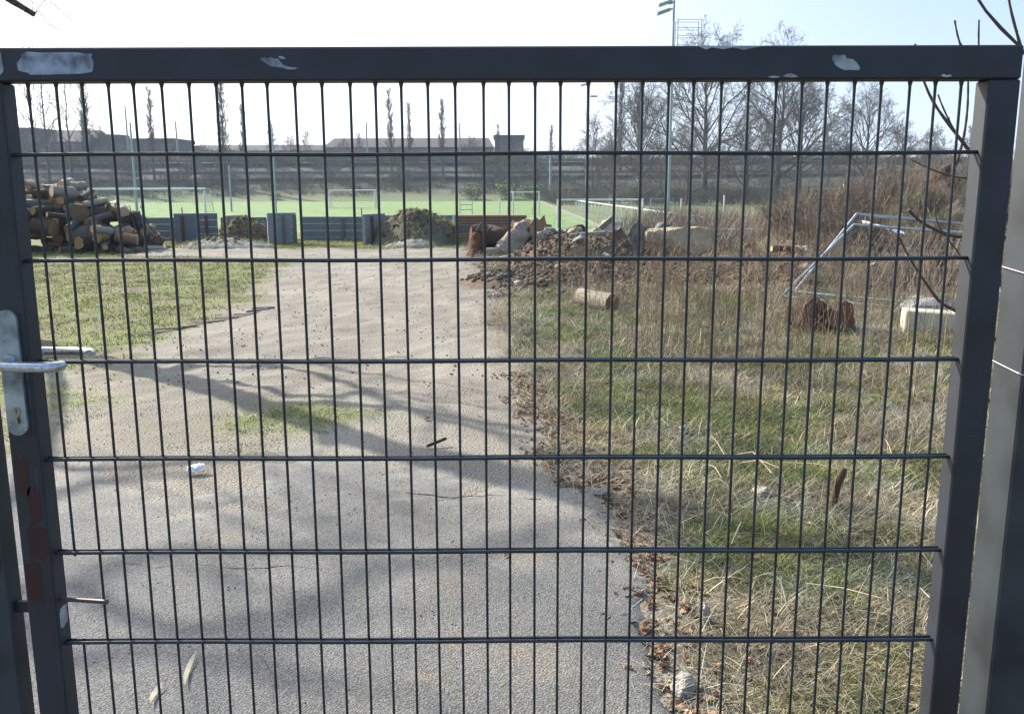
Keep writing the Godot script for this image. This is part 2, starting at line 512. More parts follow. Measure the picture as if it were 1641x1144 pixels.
func build_ground() -> void:
	var half := axis(0.07, 0.16, 0.6, 4.0, 3.2, 12.0, 24.0, 900.0)
	var xs := []
	for i in range(half.size() - 1, 0, -1): xs.append(-half[i])
	xs.append_array(half)
	var ds := [-60.0, -30.0, -12.0, -5.0, -2.0]
	for t in axis(0.07, 0.14, 0.6, 3.0, 8.5, 26.0, 46.0, 1500.0): ds.append(t)
	tag(put("ground", sheet(xs, ds, land, ground_color), M.ground), "pale sandy yard and rough weedy ground behind the gate", "ground", "", "structure")
	# the asphalt at the gate, with an uneven right edge, dipping under the sand at its far end
	var ah := func(x: float, d: float) -> float:
		return 0.016 - 0.05 * smoothstep(4.2, 5.7, d + 1.0 * n1.get_noise_2d(x * 14.0, d * 14.0) + 0.5 * n2.get_noise_2d(x * 50.0, d * 50.0)) + 0.002 * n2.get_noise_2d(x * 40.0, d * 40.0) - 0.06 * smoothstep(0.0, 0.12, x - along(RIGHT_D, RIGHT_X, d) - 0.10 * n1.get_noise_2d(d * 40.0, 7.0) - 0.05 * n1.get_noise_2d(d * 130.0, 17.0))
	var ac := func(x: float, d: float) -> Color:
		var a := n1.get_noise_2d(x * 16.0, d * 16.0)
		var b := n2.get_noise_2d(x * 50.0, d * 50.0)
		var dust := clampf(smoothstep(3.0, 5.0, d) * 0.65 + smoothstep(-0.9, 0.4, x) * 0.3 + 0.5 * a + 0.25 * b, 0, 1)
		return tan_spot(x, d, Color(0.18, 0.176, 0.17).lerp(Color(0.32, 0.295, 0.255), dust))
	var axs := []
	for i in 130: axs.append(-4.0 + i * 0.037)
	var ads := []
	for i in 160: ads.append(-0.6 + i * 0.0385)
	tag(put("asphalt_drive", sheet(axs, ads, ah, ac), M.asphalt), "grey worn asphalt drive in front of and behind the gate", "drive", "", "structure")
	# artificial pitch with its side line
	var white := func(_x: float, _d: float) -> Color: return Color.WHITE
	var fh := func(_x: float, _d: float) -> float: return -1.15
	var st := begin()
	for q in [[-76.0, 47.0, 5.9, 47.0, 4.2, 141.0, -76.0, 141.0]]:
		quad(st, Vector3(q[0], -1.15, -q[1]), Vector3(q[2], -1.15, -q[3]), Vector3(q[4], -1.15, -q[5]), Vector3(q[6], -1.15, -q[7]))
	tag(put("sports_field", done(st), M.turf), "bright green artificial football pitch beyond the yard", "pitch", "", "structure")
	st = begin()
	quad(st, Vector3(5.9, -1.146, -47), Vector3(6.2, -1.146, -47), Vector3(4.75, -1.146, -141), Vector3(4.2, -1.146, -141))
	quad(st, Vector3(-76, -1.14, -137.2), Vector3(4.2, -1.14, -137.2), Vector3(4.2, -1.14, -138.0), Vector3(-76, -1.14, -138.0))
	tag(put("field_edge_path", done(st), M.concrete), "pale paved strip along the edge of the green pitch", "path", "", "structure")

func build_heaps() -> void:
	var info := [
		["dirt_heap", "long brown heap of crumbly soil among the boulders", M.dirt], ["earth_mound", "tall weedy earth mound behind the fallen fence panels", M.weedy],
		["dirt_heap", "brown dirt pile in the left storage bay", M.dirt], ["dirt_heap", "large olive brown dirt pile in the right storage bay", M.weedy],
		["gravel_pile", "low wide pile of pale gravel before the left bay", M.gravel_pale], ["gravel_pile", "small pale gravel pile before the right bay", M.gravel_pale],
		["dirt_heap", "low dark earth heap left of the fallen fence panels", M.dirt], ["dirt_heap", "low spread of brown soil below the boulder group", M.dirt], ["dirt_heap", "low apron of crumbled soil at the drive end of the long soil heap", M.dirt]]
	var white := func(_x: float, _d: float) -> Color: return Color.WHITE
	for k in HEAPS.size():
		var q: Array = HEAPS[k]
		var step: float = 0.06 if k in [0, 1, 6, 7, 8] else 0.05
		var xs := []
		var ds := []
		var t: float = -q[2] * 1.25
		while t < q[2] * 1.25:
			xs.append(q[0] + t)
			t += step
		t = -q[3] * 1.25
		while t < q[3] * 1.25:
			ds.append(q[1] + t)
			t += step
		var hh := func(x: float, d: float) -> float: return heap_h(k, x, d)
		tag(put(info[k][0], sheet(xs, ds, hh, white), info[k][2]), info[k][1], "heap")

# ---------------------------------------------------------------- gate
func blob(st: SurfaceTool, pts: Array, z: float, t: float) -> void:   # a thin flake with an uneven outline, in the xy plane
	var poly := PackedVector2Array(pts)
	if Geometry2D.is_polygon_clockwise(poly): poly.reverse()
	var ids := Geometry2D.triangulate_polygon(poly)
	for i in range(0, ids.size(), 3):
		var a := poly[ids[i]]; var b := poly[ids[i + 1]]; var c := poly[ids[i + 2]]
		if (b - a).cross(c - a) < 0:
			var s := b; b = c; c = s
		tri(st, Vector3(a.x, a.y, z + t), Vector3(b.x, b.y, z + t), Vector3(c.x, c.y, z + t))
	for i in poly.size():
		var a := poly[i]; var b := poly[(i + 1) % poly.size()]
		quad(st, Vector3(a.x, a.y, z), Vector3(b.x, b.y, z), Vector3(b.x, b.y, z + t), Vector3(a.x, a.y, z + t))

func flake(cx: float, cy: float, w: float, h: float, sd: int, jag := 0.35) -> Array:
	var r := RandomNumberGenerator.new()
	r.seed = sd
	var v := []
	var n := 22
	for i in n:
		var a := TAU * i / n
		var c := cos(a); var s := sin(a)
		var k := 1.0 - r.randf() * jag
		v.append(Vector2(cx + signf(c) * pow(absf(c), 0.4) * w / 2 * k, cy + signf(s) * pow(absf(s), 0.4) * h / 2 * k))
	return v

func build_gate() -> void:
	var zc := -1.7594
	var g := thing("gate", "dark anthracite steel mesh gate with lever handle, closed across the drive", "gate", Vector3(-0.0275, 0, zc))
	var ox := 0.0275                                     # parts are given in world x
	var at := func(x: float, y: float, z: float) -> Vector3: return Vector3(x + ox, y, z)
	var st := begin()
	bx(st, at.call(-0.0275, 1.816, 0), Vector3(1.945, 0.060, 0.050), 0.003)
	put("top_rail", done(st), M.paint, g)
	st = begin()
	bx(st, at.call(-0.0275, 0.09, 0), Vector3(1.823, 0.060, 0.050), 0.003)
	put("bottom_rail", done(st), M.paint, g)
	for s in [-0.969, 0.915]:
		st = begin()
		bx(st, at.call(s, 0.9225, 0), Vector3(0.060, 1.7255, 0.0496), 0.003)
		put("stile", done(st), M.paint, g)
	# upright wires: 6 mm, 50 mm apart, welded under the top rail
	var up := tube_mesh([Vector3(0, 0.1205, 0), Vector3(0, 1.74, 0), Vector3(0, 1.776, 0), Vector3(0, 1.7858, 0)], [0.0027, 0.0027, 0.0029, 0.0052], 10)
	var upper := tube_mesh([Vector3(0, 0.846, 0), Vector3(0, 1.74, 0), Vector3(0, 1.776, 0), Vector3(0, 1.7858, 0)], [0.0027, 0.0027, 0.0029, 0.0052], 10)
	var lower := tube_mesh([Vector3(0, 0.1205, 0), Vector3(0, 0.662, 0)], 0.0027, 10)
	for i in 36:
		var x := -0.9025 + i * 0.05 + 0.0009 * sin(i * 2.7)
		var t := Transform3D(Basis(Vector3(0, 0, 1), 0.0012 * sin(i * 5.1)), at.call(x, 0, 0))
		if i == 0:
			put("upright_wire", upper, M.wire, g, t)
			put("upright_wire", lower, M.wire, g, t)
		else:
			put("upright_wire", up, M.wire, g, t)
	# pairs of cross wires, one on each side of the uprights
	var cw := []
	for i in 13: cw.append(at.call(-0.939 + 1.824 * i / 12.0, 0.0012 * sin(i * 1.1), 0.0))
	var across := tube_mesh(cw, 0.0037, 12)
	for k in 8:
		for s in [-1.0, 1.0]:
			put("cross_wire", across, M.wire, g, Transform3D(Basis.IDENTITY, Vector3(0, 1.6543 - 0.2 * k, s * 0.0064)))
	# worn paint: primer showing through
	var zf := 0.0251
	for f in [[-0.953, 1.819, 0.045, 0.045, 3, 0.18], [-0.833, 1.818, 0.150, 0.043, 5, 0.15], [1.01, 1.816, 0.0, 0.0, 0, 0.0]]:
		if f[2] > 0:
			st = begin()
			blob(st, flake(f[0] + ox, f[1], f[2], f[3], f[4], f[5]), zf, 0.0004)
			put("bare_primer", done(st), M.primer, g)
	for fl in [
		[[-0.459, 1.824], [-0.452, 1.8275], [-0.444, 1.826], [-0.439, 1.828], [-0.433, 1.8245], [-0.426, 1.825], [-0.421, 1.818], [-0.415, 1.813], [-0.405, 1.810], [-0.390, 1.8085], [-0.396, 1.806], [-0.409, 1.806], [-0.418, 1.809], [-0.431, 1.8105], [-0.441, 1.812], [-0.449, 1.8175]],
		[[-0.425, 1.829], [-0.418, 1.8295], [-0.411, 1.8255], [-0.417, 1.8235], [-0.424, 1.8265]],
		[[0.592, 1.8235], [0.596, 1.8290], [0.604, 1.8275], [0.611, 1.829], [0.617, 1.8285], [0.619, 1.8225], [0.630, 1.8215], [0.638, 1.8155], [0.645, 1.807], [0.643, 1.8015], [0.630, 1.8025], [0.618, 1.802], [0.608, 1.8055], [0.600, 1.8105]],
		[[0.503, 1.791], [0.510, 1.7955], [0.519, 1.7965], [0.527, 1.7935], [0.532, 1.790], [0.518, 1.789]],
		[[0.476, 1.790], [0.485, 1.7925], [0.494, 1.7918], [0.499, 1.7895], [0.487, 1.7885]],
		[[0.347, 1.8445], [0.360, 1.839], [0.371, 1.8425], [0.392, 1.8395], [0.41, 1.8425], [0.43, 1.838], [0.45, 1.8425], [0.47, 1.8455], [0.40, 1.8455]],
		[[0.795, 1.7915], [0.80, 1.795], [0.806, 1.792], [0.812, 1.794], [0.816, 1.7905], [0.805, 1.789]],
	]:
		st = begin()
		var pts := []
		for p in fl: pts.append(Vector2(p[0] + ox, p[1]))
		blob(st, pts, zf, 0.0004)
		put("peeled_paint", done(st), M.primer if fl[0][0] < 0.3 else M.plate, g)
	for f in [[-0.978, 1.03, 0.030, 0.09, 21], [-0.960, 0.965, 0.030, 0.09, 22], [-0.962, 0.885, 0.045, 0.09, 23], [-0.978, 0.80, 0.035, 0.10, 24]]:
		st = begin()
		blob(st, flake(f[0] + ox, f[1], f[2], f[3], f[4], 0.28), 0.0249, 0.0004)
		put("red_paint", done(st), M.red, g)
	for f in [[0.914, 1.128, 0.052, 0.0016, 51], [0.918, 1.103, 0.044, 0.0014, 52], [0.936, 1.06, 0.012, 0.03, 53], [0.939, 0.92, 0.008, 0.05, 54], [0.90, 0.60, 0.02, 0.0012, 55], [-0.948, 1.2, 0.006, 0.16, 56], [-0.951, 1.02, 0.004, 0.1, 57]]:
		st = begin()
		blob(st, flake(f[0] + ox, f[1], f[2], f[3], f[4], 0.6), 0.0249, 0.0003)
		put("scratch", done(st), M.scuff, g)
	# lock plate
	st = begin()
	var pl := []
	for i in 13:
		var a := PI * i / 12.0
		pl.append(Vector2(-0.974 + ox + cos(a) * 0.0195, 1.343 + sin(a) * 0.0195))
	for i in 13:
		var a := PI + PI * i / 12.0
		pl.append(Vector2(-0.974 + ox + cos(a) * 0.0195, 1.132 + sin(a) * 0.0195))
	blob(st, pl, 0.0249, 0.0075)
	var plate := put("lock_plate", done(st), M.plate, g)
	st = begin()
	tube(st, [at.call(-0.972, 1.162, 0.0325), at.call(-0.972, 1.162, 0.0345)], 0.0085, 16)
	bx(st, at.call(-0.972, 1.148, 0.0334), Vector3(0.0095, 0.021, 0.0018))
	put("lock_cylinder", done(st), M.brass, plate)
	st = begin()
	bx(st, at.call(-0.972, 1.163, 0.0349), Vector3(0.0015, 0.010, 0.0004))
	bx(st, at.call(-0.969, 1.144, 0.0346), Vector3(0.004, 0.012, 0.0003))
	put("keyhole", done(st), M.hole, plate)
	# levers, one on each side
	for s in [1.0, -1.0]:
		st = begin()
		var hx := -0.974
		var hy := 1.262
		tube(st, [at.call(hx, hy, s * 0.0325), at.call(hx, hy, s * 0.0365)], 0.0135, 20)
		tube(st, [at.call(hx, hy, s * 0.0365), at.call(hx, hy, s * 0.066), at.call(hx + 0.004, hy - 0.0005, s * 0.074), at.call(hx + 0.014, hy - 0.001, s * 0.079)], [0.0085, 0.0085, 0.0095, 0.0100], 16)
		tube(st, [at.call(hx + 0.010, hy - 0.001, s * 0.079), at.call(hx + 0.05, hy - 0.002, s * 0.080), at.call(hx + 0.092, hy - 0.003, s * 0.079), at.call(hx + 0.105, hy - 0.003, s * 0.075), at.call(hx + 0.111, hy - 0.003, s * 0.066), at.call(hx + 0.112, hy - 0.003, s * 0.056)], [0.0098, 0.0102, 0.0104, 0.0104, 0.0100, 0.0092], 16)
		put("lever_handle", done(st), M.alu, g)
	# slide bolt where one wire has been cut away, and the latch tongue in the gap
	st = begin()
	tube(st, [at.call(-0.9392, 0.752, 0.004), at.call(-0.851, 0.746, 0.004), at.call(-0.849, 0.7459, 0.004), at.call(-0.842, 0.7455, 0.004)], [0.0045, 0.0045, 0.0062, 0.0055], 12)
	put("slide_bolt", done(st), M.rod, g)
	st = begin()
	bx(st, at.call(-1.0166, 0.735, 0.0), Vector3(0.0345, 0.024, 0.012), 0.001)
	put("latch_tongue", done(st), M.paint, g)
	st = begin()
	blob(st, flake(0.0, 0.0, 0.036, 0.05, 31, 0.3), 0.0, 0.0004)
	put("scraped_paint", done(st), M.plate, g, Transform3D(Basis(Vector3.UP, PI / 2), at.call(-0.9391, 0.712, 0.0)))
	# posts either side
	var rp := thing("gate_post", "wide square dark steel post right of the gate with wire tied round it", "post", Vector3(1.060, 0, zc - 0.03))
	st = begin()
	bx(st, Vector3(0, 1.02, 0), Vector3(0.112, 2.06, 0.110), 0.004)
	put("shaft", done(st), M.post, rp)
	for y in [1.235, 1.43]:
		st = begin()
		var w := []
		for i in 16: w.append(Vector3(-0.0585 + 0.012 * 0.0 + 0.0, y + 0.0, -0.055) if i == 0 else Vector3(-0.0585 + (0.0 if i < 8 else (i - 7) * 0.0145), y - 0.012 * sin(i / 15.0 * 1.4), -0.055 + (i * 0.016 if i < 8 else 0.1135)))
		tube(st, w, 0.0016, 6)
		put("tie_wire", done(st), M.alu, rp)
	var lp := thing("latch_post", "square dark steel post at the left edge, beside the lock", "post", Vector3(-1.087, 0, zc))
	st = begin()
	bx(st, Vector3(0, 1.02, 0), Vector3(0.106, 2.06, 0.050), 0.004)
	put("shaft", done(st), M.post, lp)
	st = begin()
	blob(st, flake(0.032, 0.87, 0.032, 0.11, 41, 0.28), 0.025, 0.0004)
	put("red_paint", done(st), M.red, lp)

# ---------------------------------------------------------------- bare trees
func limb(v: PackedVector3Array, p: Vector3, dir: Vector3, length: float, r: float, level: int, q: Dictionary, g: RandomNumberGenerator) -> void:
	var segs := 4 if level <= 1 else 3 if level == 2 else 2
	var pts := [p]
	var d := dir
	for i in segs:
		d = (d + Vector3(g.randfn(0, q.wob), g.randfn(0, q.wob) + q.up * (1.0 if level < 3 else 0.5), g.randfn(0, q.wob))).normalized()
		pts.append(pts[-1] + d * length / segs)
	var sides := 5 if level == 1 else 4 if level == 2 else 3
	for i in segs:
		stick(v, pts[i], pts[i + 1], lerpf(r, r * 0.35, float(i) / segs), lerpf(r, r * 0.35, float(i + 1) / segs), sides)
	if level >= q.levels: return
	var kids: int = q.kids[level]
	for k in kids:
		var t := lerpf(0.22, 1.0, (k + g.randf()) / kids)
		var i := mini(int(t * segs), segs - 1)
		var at: Vector3 = pts[i].lerp(pts[i + 1], t * segs - i)
		var along_: Vector3 = (pts[i + 1] - pts[i]).normalized()
		var f := ring_frame(along_)
		var a := g.randf() * TAU
		var spread: float = q.ang * g.randf_range(0.7, 1.3)
		var nd := (along_ * cos(spread) + (f.x * cos(a) + f.z * sin(a)) * sin(spread)).normalized()
		limb(v, at, nd, length * q.shrink * g.randf_range(0.6, 1.15) * (1.15 - 0.5 * t), maxf(r * 0.5 * (1.1 - 0.5 * t), q.rmin), level + 1, q, g)

# [trunk mesh, crown mesh] of a tree `h` tall
func tree_meshes(sd: int, h: float, q: Dictionary) -> Array:
	var g := RandomNumberGenerator.new()
	g.seed = sd
	var r0: float = h * q.girth
	var st := begin()
	var v := PackedVector3Array()
	var pts := []
	var rad := []
	var lean := Vector3(g.randf_range(-1, 1), 0, g.randf_range(-1, 1)) * h * 0.02
	for i in 9:
		var t := i / 8.0
		pts.append(Vector3(0, h * q.trunk * t - 0.3 * (1 - t), 0) + lean * t * t + Vector3(g.randfn(0, 0.004), 0, g.randfn(0, 0.004)) * h * t)
		rad.append(r0 * (1.0 + 0.6 * pow(1 - t, 6)) * lerpf(1.0, q.tip, t))
	tube(st, pts, rad, 8)
	for k in q.limbs:
		var t: float = lerpf(q.first, 1.0, pow((k + g.randf()) / q.limbs, 0.9))
		var i := mini(int(t * 8), 7)
		var p: Vector3 = pts[i].lerp(pts[i + 1], t * 8 - i)
		var a: float = k * 2.4 + g.randf()
		var spread: float = lerpf(q.low, q.high, (t - q.first) / (1 - q.first)) * g.randf_range(0.8, 1.2)
		limb(v, p, Vector3(cos(a) * sin(spread), cos(spread), sin(a) * sin(spread)), h * q.reach * g.randf_range(0.75, 1.2) * (1.15 - q.taper * (t - q.first) / (1 - q.first)), lerpf(rad[i], rad[i + 1], 0.5) * 0.5, 1, q, g)
	return [done(st), raw(v)]

func tree(called: String, label: String, ms: Array, x: float, d: float, s: float, turn: float, group := "", twig: Material = null, y := -99.0) -> void:
	var t := thing(called, label, "tree", Vector3(x, land(x, d) if y < -50 else y, -d), turn, group)
	t.scale = Vector3(s, s, s)
	put("trunk", ms[0], M.trunk, t)
	put("crown", ms[1], twig if twig else M.twig, t)

func build_trees() -> void:
	var wide := {"trunk": 0.62, "girth": 0.016, "tip": 0.35, "limbs": 21, "first": 0.22, "low": 1.05, "high": 0.35, "reach": 0.36, "taper": 0.45, "wob": 0.13, "up": 0.05, "levels": 5, "kids": [0, 7, 5, 4, 3], "ang": 0.66, "shrink": 0.6, "rmin": 0.015}
	var slim := {"trunk": 0.93, "girth": 0.011, "tip": 0.15, "limbs": 48, "first": 0.16, "low": 0.42, "high": 0.2, "reach": 0.15, "taper": 0.5, "wob": 0.09, "up": 0.16, "levels": 4, "kids": [0, 5, 4, 3], "ang": 0.42, "shrink": 0.58, "rmin": 0.022}
	var airy := {"trunk": 0.8, "girth": 0.009, "tip": 0.2, "limbs": 24, "first": 0.25, "low": 0.85, "high": 0.35, "reach": 0.24, "taper": 0.5, "wob": 0.12, "up": 0.08, "levels": 4, "kids": [0, 6, 5, 4], "ang": 0.55, "shrink": 0.62, "rmin": 0.015}
	var sparse := airy.duplicate()
	sparse.kids = [0, 4, 3, 3]
	sparse.limbs = 16
	sparse.trunk = 0.93
	sparse.rmin = 0.012
	sparse.girth = 0.011
	var s1 := tree_meshes(71, 12.0, sparse)
	var s2 := tree_meshes(72, 12.0, sparse)
	var w1 := tree_meshes(1, 20.0, wide)
	var w2 := tree_meshes(2, 20.0, wide)
	var w3 := tree_meshes(33, 20.0, wide)
	var p1 := tree_meshes(4, 15.0, slim)
	var p2 := tree_meshes(5, 15.0, slim)
	var p3 := tree_meshes(6, 15.0, slim)
	var a1 := tree_meshes(7, 12.0, airy)
	var a2 := tree_meshes(8, 12.0, airy)
	var k := 1.0 / 1477.0
	# right: the row of big bare trees behind the meadow
	tree("bare_tree", "broad bare tree just right of the floodlight mast, tallest of the right row", w1, 26.6, 126, 1.28, 0.3)
	tree("bare_tree", "bare tree with forked trunk left of the tallest right-hand tree", w2, 19.5, 138, 1.02, 1.9)
	tree("bare_tree", "spreading bare tree right of the tallest tree, seen through the middle of the right half", w3, 36.0, 124, 1.16, 0.8)
	tree("bare_tree", "second spreading bare tree with drooping limbs, above the pale pipe frame", w2, 41.5, 132, 0.98, 4.2)
	tree("bare_tree", "bare tree with a straight trunk above the earth mound's left end", w1, 47.0, 122, 0.86, 2.6)
	tree("bare_tree", "thin bare tree standing alone above the top of the earth mound", a1, 58.0, 128, 0.85, 1.0)
	tree("bare_tree", "thin bare tree nearest the gate's right stile", a2, 65.0, 131, 0.92, 2.0)
	tree("bare_tree", "fine-twigged bare tree behind the light grey mast", a1, 16.5, 150, 0.95, 3.0, "", M.twig_pale)
	tree("bare_tree", "low bushy bare tree beside the light grey mast", a2, 13.2, 140, 0.62, 0.4, "", M.twig_pale)
	tree("bare_tree", "low dense bare tree left of the forked tree", w3, 24.0, 146, 0.52, 5.0, "", M.twig_pale)
	tree("poplar", "tall bare poplar rising behind the bushy trees right of the light grey mast", p1, 20.0, 168, 1.15, 0.0)
	tree("poplar", "second tall bare poplar right of the light grey mast", p2, 23.5, 170, 1.2, 0.7)
	for q in [[33.0, 150, 0.8, 1.5, "leftmost"], [53.5, 146, 0.75, 2.2, "second from the left"], [62.0, 150, 0.7, 0.2, "third from the left"], [71.0, 140, 0.8, 3.9, "next to last"], [76.0, 126, 0.9, 5.1, "rightmost and nearest"], [68.0, 118, 0.62, 1.1, "shortest"]]:
		tree("bare_tree", "small bare tree in the hazy row behind the right meadow, %s" % q[4], a1 if q[2] < 0.78 else a2, q[0], q[1], q[2], q[3], "small trees in the right background row", M.twig_pale)
	for q in [[952, 185, 128, "low bushy bare tree directly left of the light grey mast"], [985, 200, 122, "dense low bare tree right of the light grey mast"], [1030, 190, 118, "rounded bare tree at the left foot of the tall right-hand row"], [1105, 175, 112, "dense bare tree below the tall right-hand row"], [1200, 150, 116, "bare tree filling the gap right of the tallest one"], [1330, 190, 112, "low bare tree left of the thin lone one"], [1445, 195, 108, "twiggy bare tree above the earth mound's right half"], [1500, 205, 104, "rightmost twiggy bare tree beside the gate's right stile"]]:
		var x: float = (q[0] - 820.0) * q[2] * k
		var h: float = 1.6 + (293.0 - q[1]) * q[2] * 0.982 / 1450.0 - land(x, q[2])
		var big: bool = q[0] in [985, 1105, 1200]
		tree("bare_tree", q[3], [w3, w2][int(q[0]) % 2] if big else [a1, a2][int(q[0]) % 2], x, q[2], h / (20.0 if big else 12.0), q[0] * 0.7, "", M.twig_pale)
	# along the railway bank: slim bare poplars
	var slims := [
		[885, 205, 165, "slim bare poplar beside the pale blue pole, right of the long roof"], [800, 205, 165, "slim bare poplar at the right end of the long roof"],
		[712, 165, 165, "bare poplar with a bushy lower crown above the middle of the long roof"], [660, 170, 172, "thin bare poplar right of the twin-topped one above the roof"],
		[630, 152, 168, "thin bare poplar above the left part of the long roof"], [363, 135, 160, "lone bare poplar above the left yard, tallest left of centre"],
		[396, 170, 168, "short thin poplar right of the lone tall poplar"], [250, 150, 166, "thin bare poplar above the flat-roofed building on the left"]]
	for i in slims.size():
		var s: Array = slims[i]
		var d: float = s[2]
		var x: float = (s[0] - 820.0) * d * k
		var base := land(x, d)
		var h: float = 1.6 + (293.0 - s[1]) * d * 0.982 / 1450.0 - base
		tree("poplar", s[3], [p1, p2, p3][i % 3], x, d, h / 15.0, i * 1.3)
	var lefts := [[62, 95, 120, "first leaning bare tree beside the left stile"], [82, 100, 124, "second tall bare tree beside the left stile"], [118, 105, 118, "bushy bare tree with many upright branches at upper left"], [146, 100, 122, "tall straight bare tree, rightmost of the upper left clump"]]
	for i in lefts.size():
		var s: Array = lefts[i]
		var d: float = s[2] + 40.0
		var x: float = (s[0] - 820.0) * d * k
		var h: float = 1.6 + (293.0 - s[1]) * d * 0.982 / 1450.0 - land(x, d)
		tree("bare_tree", s[3], p2 if i == 3 else [s1, s2, s1][i], x, d, h / [12.0, 12.0, 12.0, 15.0][i], i * 2.1)
	var small := [[165, 192], [440, 205], [470, 212], [495, 208], [555, 218], [580, 212], [760, 214], [40, 198], [330, 225]]
	for i in small.size():
		var d := 186.0 + (i % 3) * 4
		var x: float = (small[i][0] - 820.0) * d * k
		var h: float = 1.6 + (293.0 - small[i][1]) * d * 0.982 / 1450.0 - land(x, d)
		tree("bare_tree", "small round bare tree on the railway bank, " + ["right of the upper left clump", "left of the bay partition", "above the bay partition", "left of the long roof", "at the long roof's left end", "over the long roof's left part", "over the long roof's right half", "beside the left stile", "right of the flat-roofed building"][i], a2 if i % 2 else w3, x, d, h / (12.0 if i % 2 else 20.0), i * 1.1, "small trees on the railway bank")

func bush_mesh(sd: int, h: float, n: int) -> ArrayMesh:
	var g := RandomNumberGenerator.new()
	g.seed = sd
	var v := PackedVector3Array()
	var q := {"wob": 0.16, "up": 0.08, "levels": 3, "kids": [0, 5, 4], "ang": 0.6, "shrink": 0.6, "rmin": 0.014}
	for i in n:
		var a := g.randf() * TAU
		var s := g.randf_range(0.1, 0.75)
		limb(v, Vector3(cos(a), 0, sin(a)) * g.randf() * h * 0.25, Vector3(cos(a) * sin(s), cos(s), sin(a) * sin(s)), h * g.randf_range(0.5, 0.9), 0.03, 1, q, g)
	return raw(v)

func build_bank() -> void:
	var b1 := bush_mesh(51, 3.0, 16)
	var b2 := bush_mesh(52, 3.0, 14)
	for pair in [[b1, 61, 0], [b2, 62, 1]]:
		var g := RandomNumberGenerator.new()
		g.seed = pair[1]
		var ts := []
		var cs := []
		for i in 520:
			var x := g.randf_range(-120, 100)
			var d := g.randf_range(150, 194)
			if x > 6 and g.randf() < 0.62: d = g.randf_range(112, 150)
			var s := g.randf_range(0.45, 1.15)
			ts.append(Transform3D(Basis(Vector3.UP, g.randf() * TAU).scaled(Vector3(s * 1.3, s, s * 1.3)), Vector3(x, land(x, d) - 0.1, -d)))
			var c := Color(0.10, 0.082, 0.06).lerp(Color(0.075, 0.08, 0.045), g.randf())
			cs.append(c)
		stuff("shrubbery", pair[0], M.stem, ts, cs, "brownish bare shrubbery covering the railway bank" if pair[2] == 0 else "greyish bare undergrowth scattered between the bank shrubs", "shrubs")
	# young leaves: three greening shrubs
	var leafm := leaf_ball(71, 260)
	var spots := [[757, 300, 146, 1.9, "yellow-green budding shrub left of centre at the far pitch edge"], [812, 300, 146, 2.2, "budding green shrub at the far pitch edge, right of the yellow-green one"], [850, 302, 147, 2.0, "green leafing shrub beside the pale blue pole"], [52, 300, 148, 2.4, "yellowish shrub behind the log pile"], [440, 298, 147, 1.2, "small budding shrub above the bay partition"]]
	for s in spots:
		var d: float = s[2]
		var x: float = (s[0] - 820.0) * d / 1477.0
		var t := thing("shrub", s[4], "shrub", Vector3(x, land(x, d), -d))
		put("stems", b1, M.twig, t, Transform3D(Basis.IDENTITY.scaled(Vector3.ONE * s[3] * 0.45), Vector3.ZERO))
		var o := put("foliage", leafm, M.leaf_green, t, Transform3D(Basis.IDENTITY.scaled(Vector3(s[3] * 1.2, s[3], s[3] * 1.2)), Vector3.ZERO))
	# railway: two tracks and a cable trough show as long level lines
	for r in [[166.5, "lower railway track along the foot of the bank top", 0.0], [178.0, "upper railway track on top of the bank", 0.0]]:
		var t := thing("railway_track", r[1], "railway track", Vector3(0, land(0, r[0]), -r[0]))
		for o in [0.0, 1.44]:
			var st := begin()
			bx(st, Vector3(-40, 0.42, -o), Vector3(260, 0.16, 0.08))
			put("rail", done(st), M.galv, t)
		var st2 := begin()
		bx(st2, Vector3(-40, 0.1, -0.72), Vector3(260, 0.45, 2.6))
		put("ballast", done(st2), M.ballast, t)
	for r in [[160.0, "pale low railing low on the railway bank"], [171.5, "pale railing halfway up the railway bank"]]:
		var t := thing("bank_railing", r[1], "railing", Vector3(0, land(0, r[0]), -r[0]))
		for y in [0.55, 1.1]:
			var st := begin()
			tube(st, [Vector3(-120, y, 0), Vector3(60, y, 0)], 0.035, 5)
			put("rail", done(st), M.iron, t)
		var pm := box_mesh(Vector3(0.09, 1.5, 0.09))
		for i in 46: put("post", pm, M.iron, t, Transform3D(Basis.IDENTITY, Vector3(-120 + i * 4.0, 0.4, 0.12)))
	# catenary masts on the bank
	var cats := [[212, 172], [290, 196], [440, 195], [592, 198], [740, 200], [395, 212]]
	var side := ["above the left yard", "right of the flat-roofed building", "above the bay partition", "left of the long roof", "above the right half of the long roof", "left of the bay partition"]
	for i in cats.size():
		var d := 180.0
		var x: float = (cats[i][0] - 820.0) * d / 1477.0
		var y := land(x, d)
		var h: float = 1.6 + (293.0 - cats[i][1]) * d * 0.982 / 1450.0 - y
		var t := thing("catenary_mast", "grey railway catenary mast %s" % side[i], "mast", Vector3(x, y, -d))
		put("pole", tube_mesh([Vector3(0, -0.3, 0), Vector3(0, h, 0)], [0.2, 0.13], 6), M.mast, t)
		put("arm", tube_mesh([Vector3(0, h - 1.2, 0), Vector3(-1.6, h - 0.7, 0), Vector3(-2.8, h - 0.9, 0)], 0.06, 5), M.mast, t)

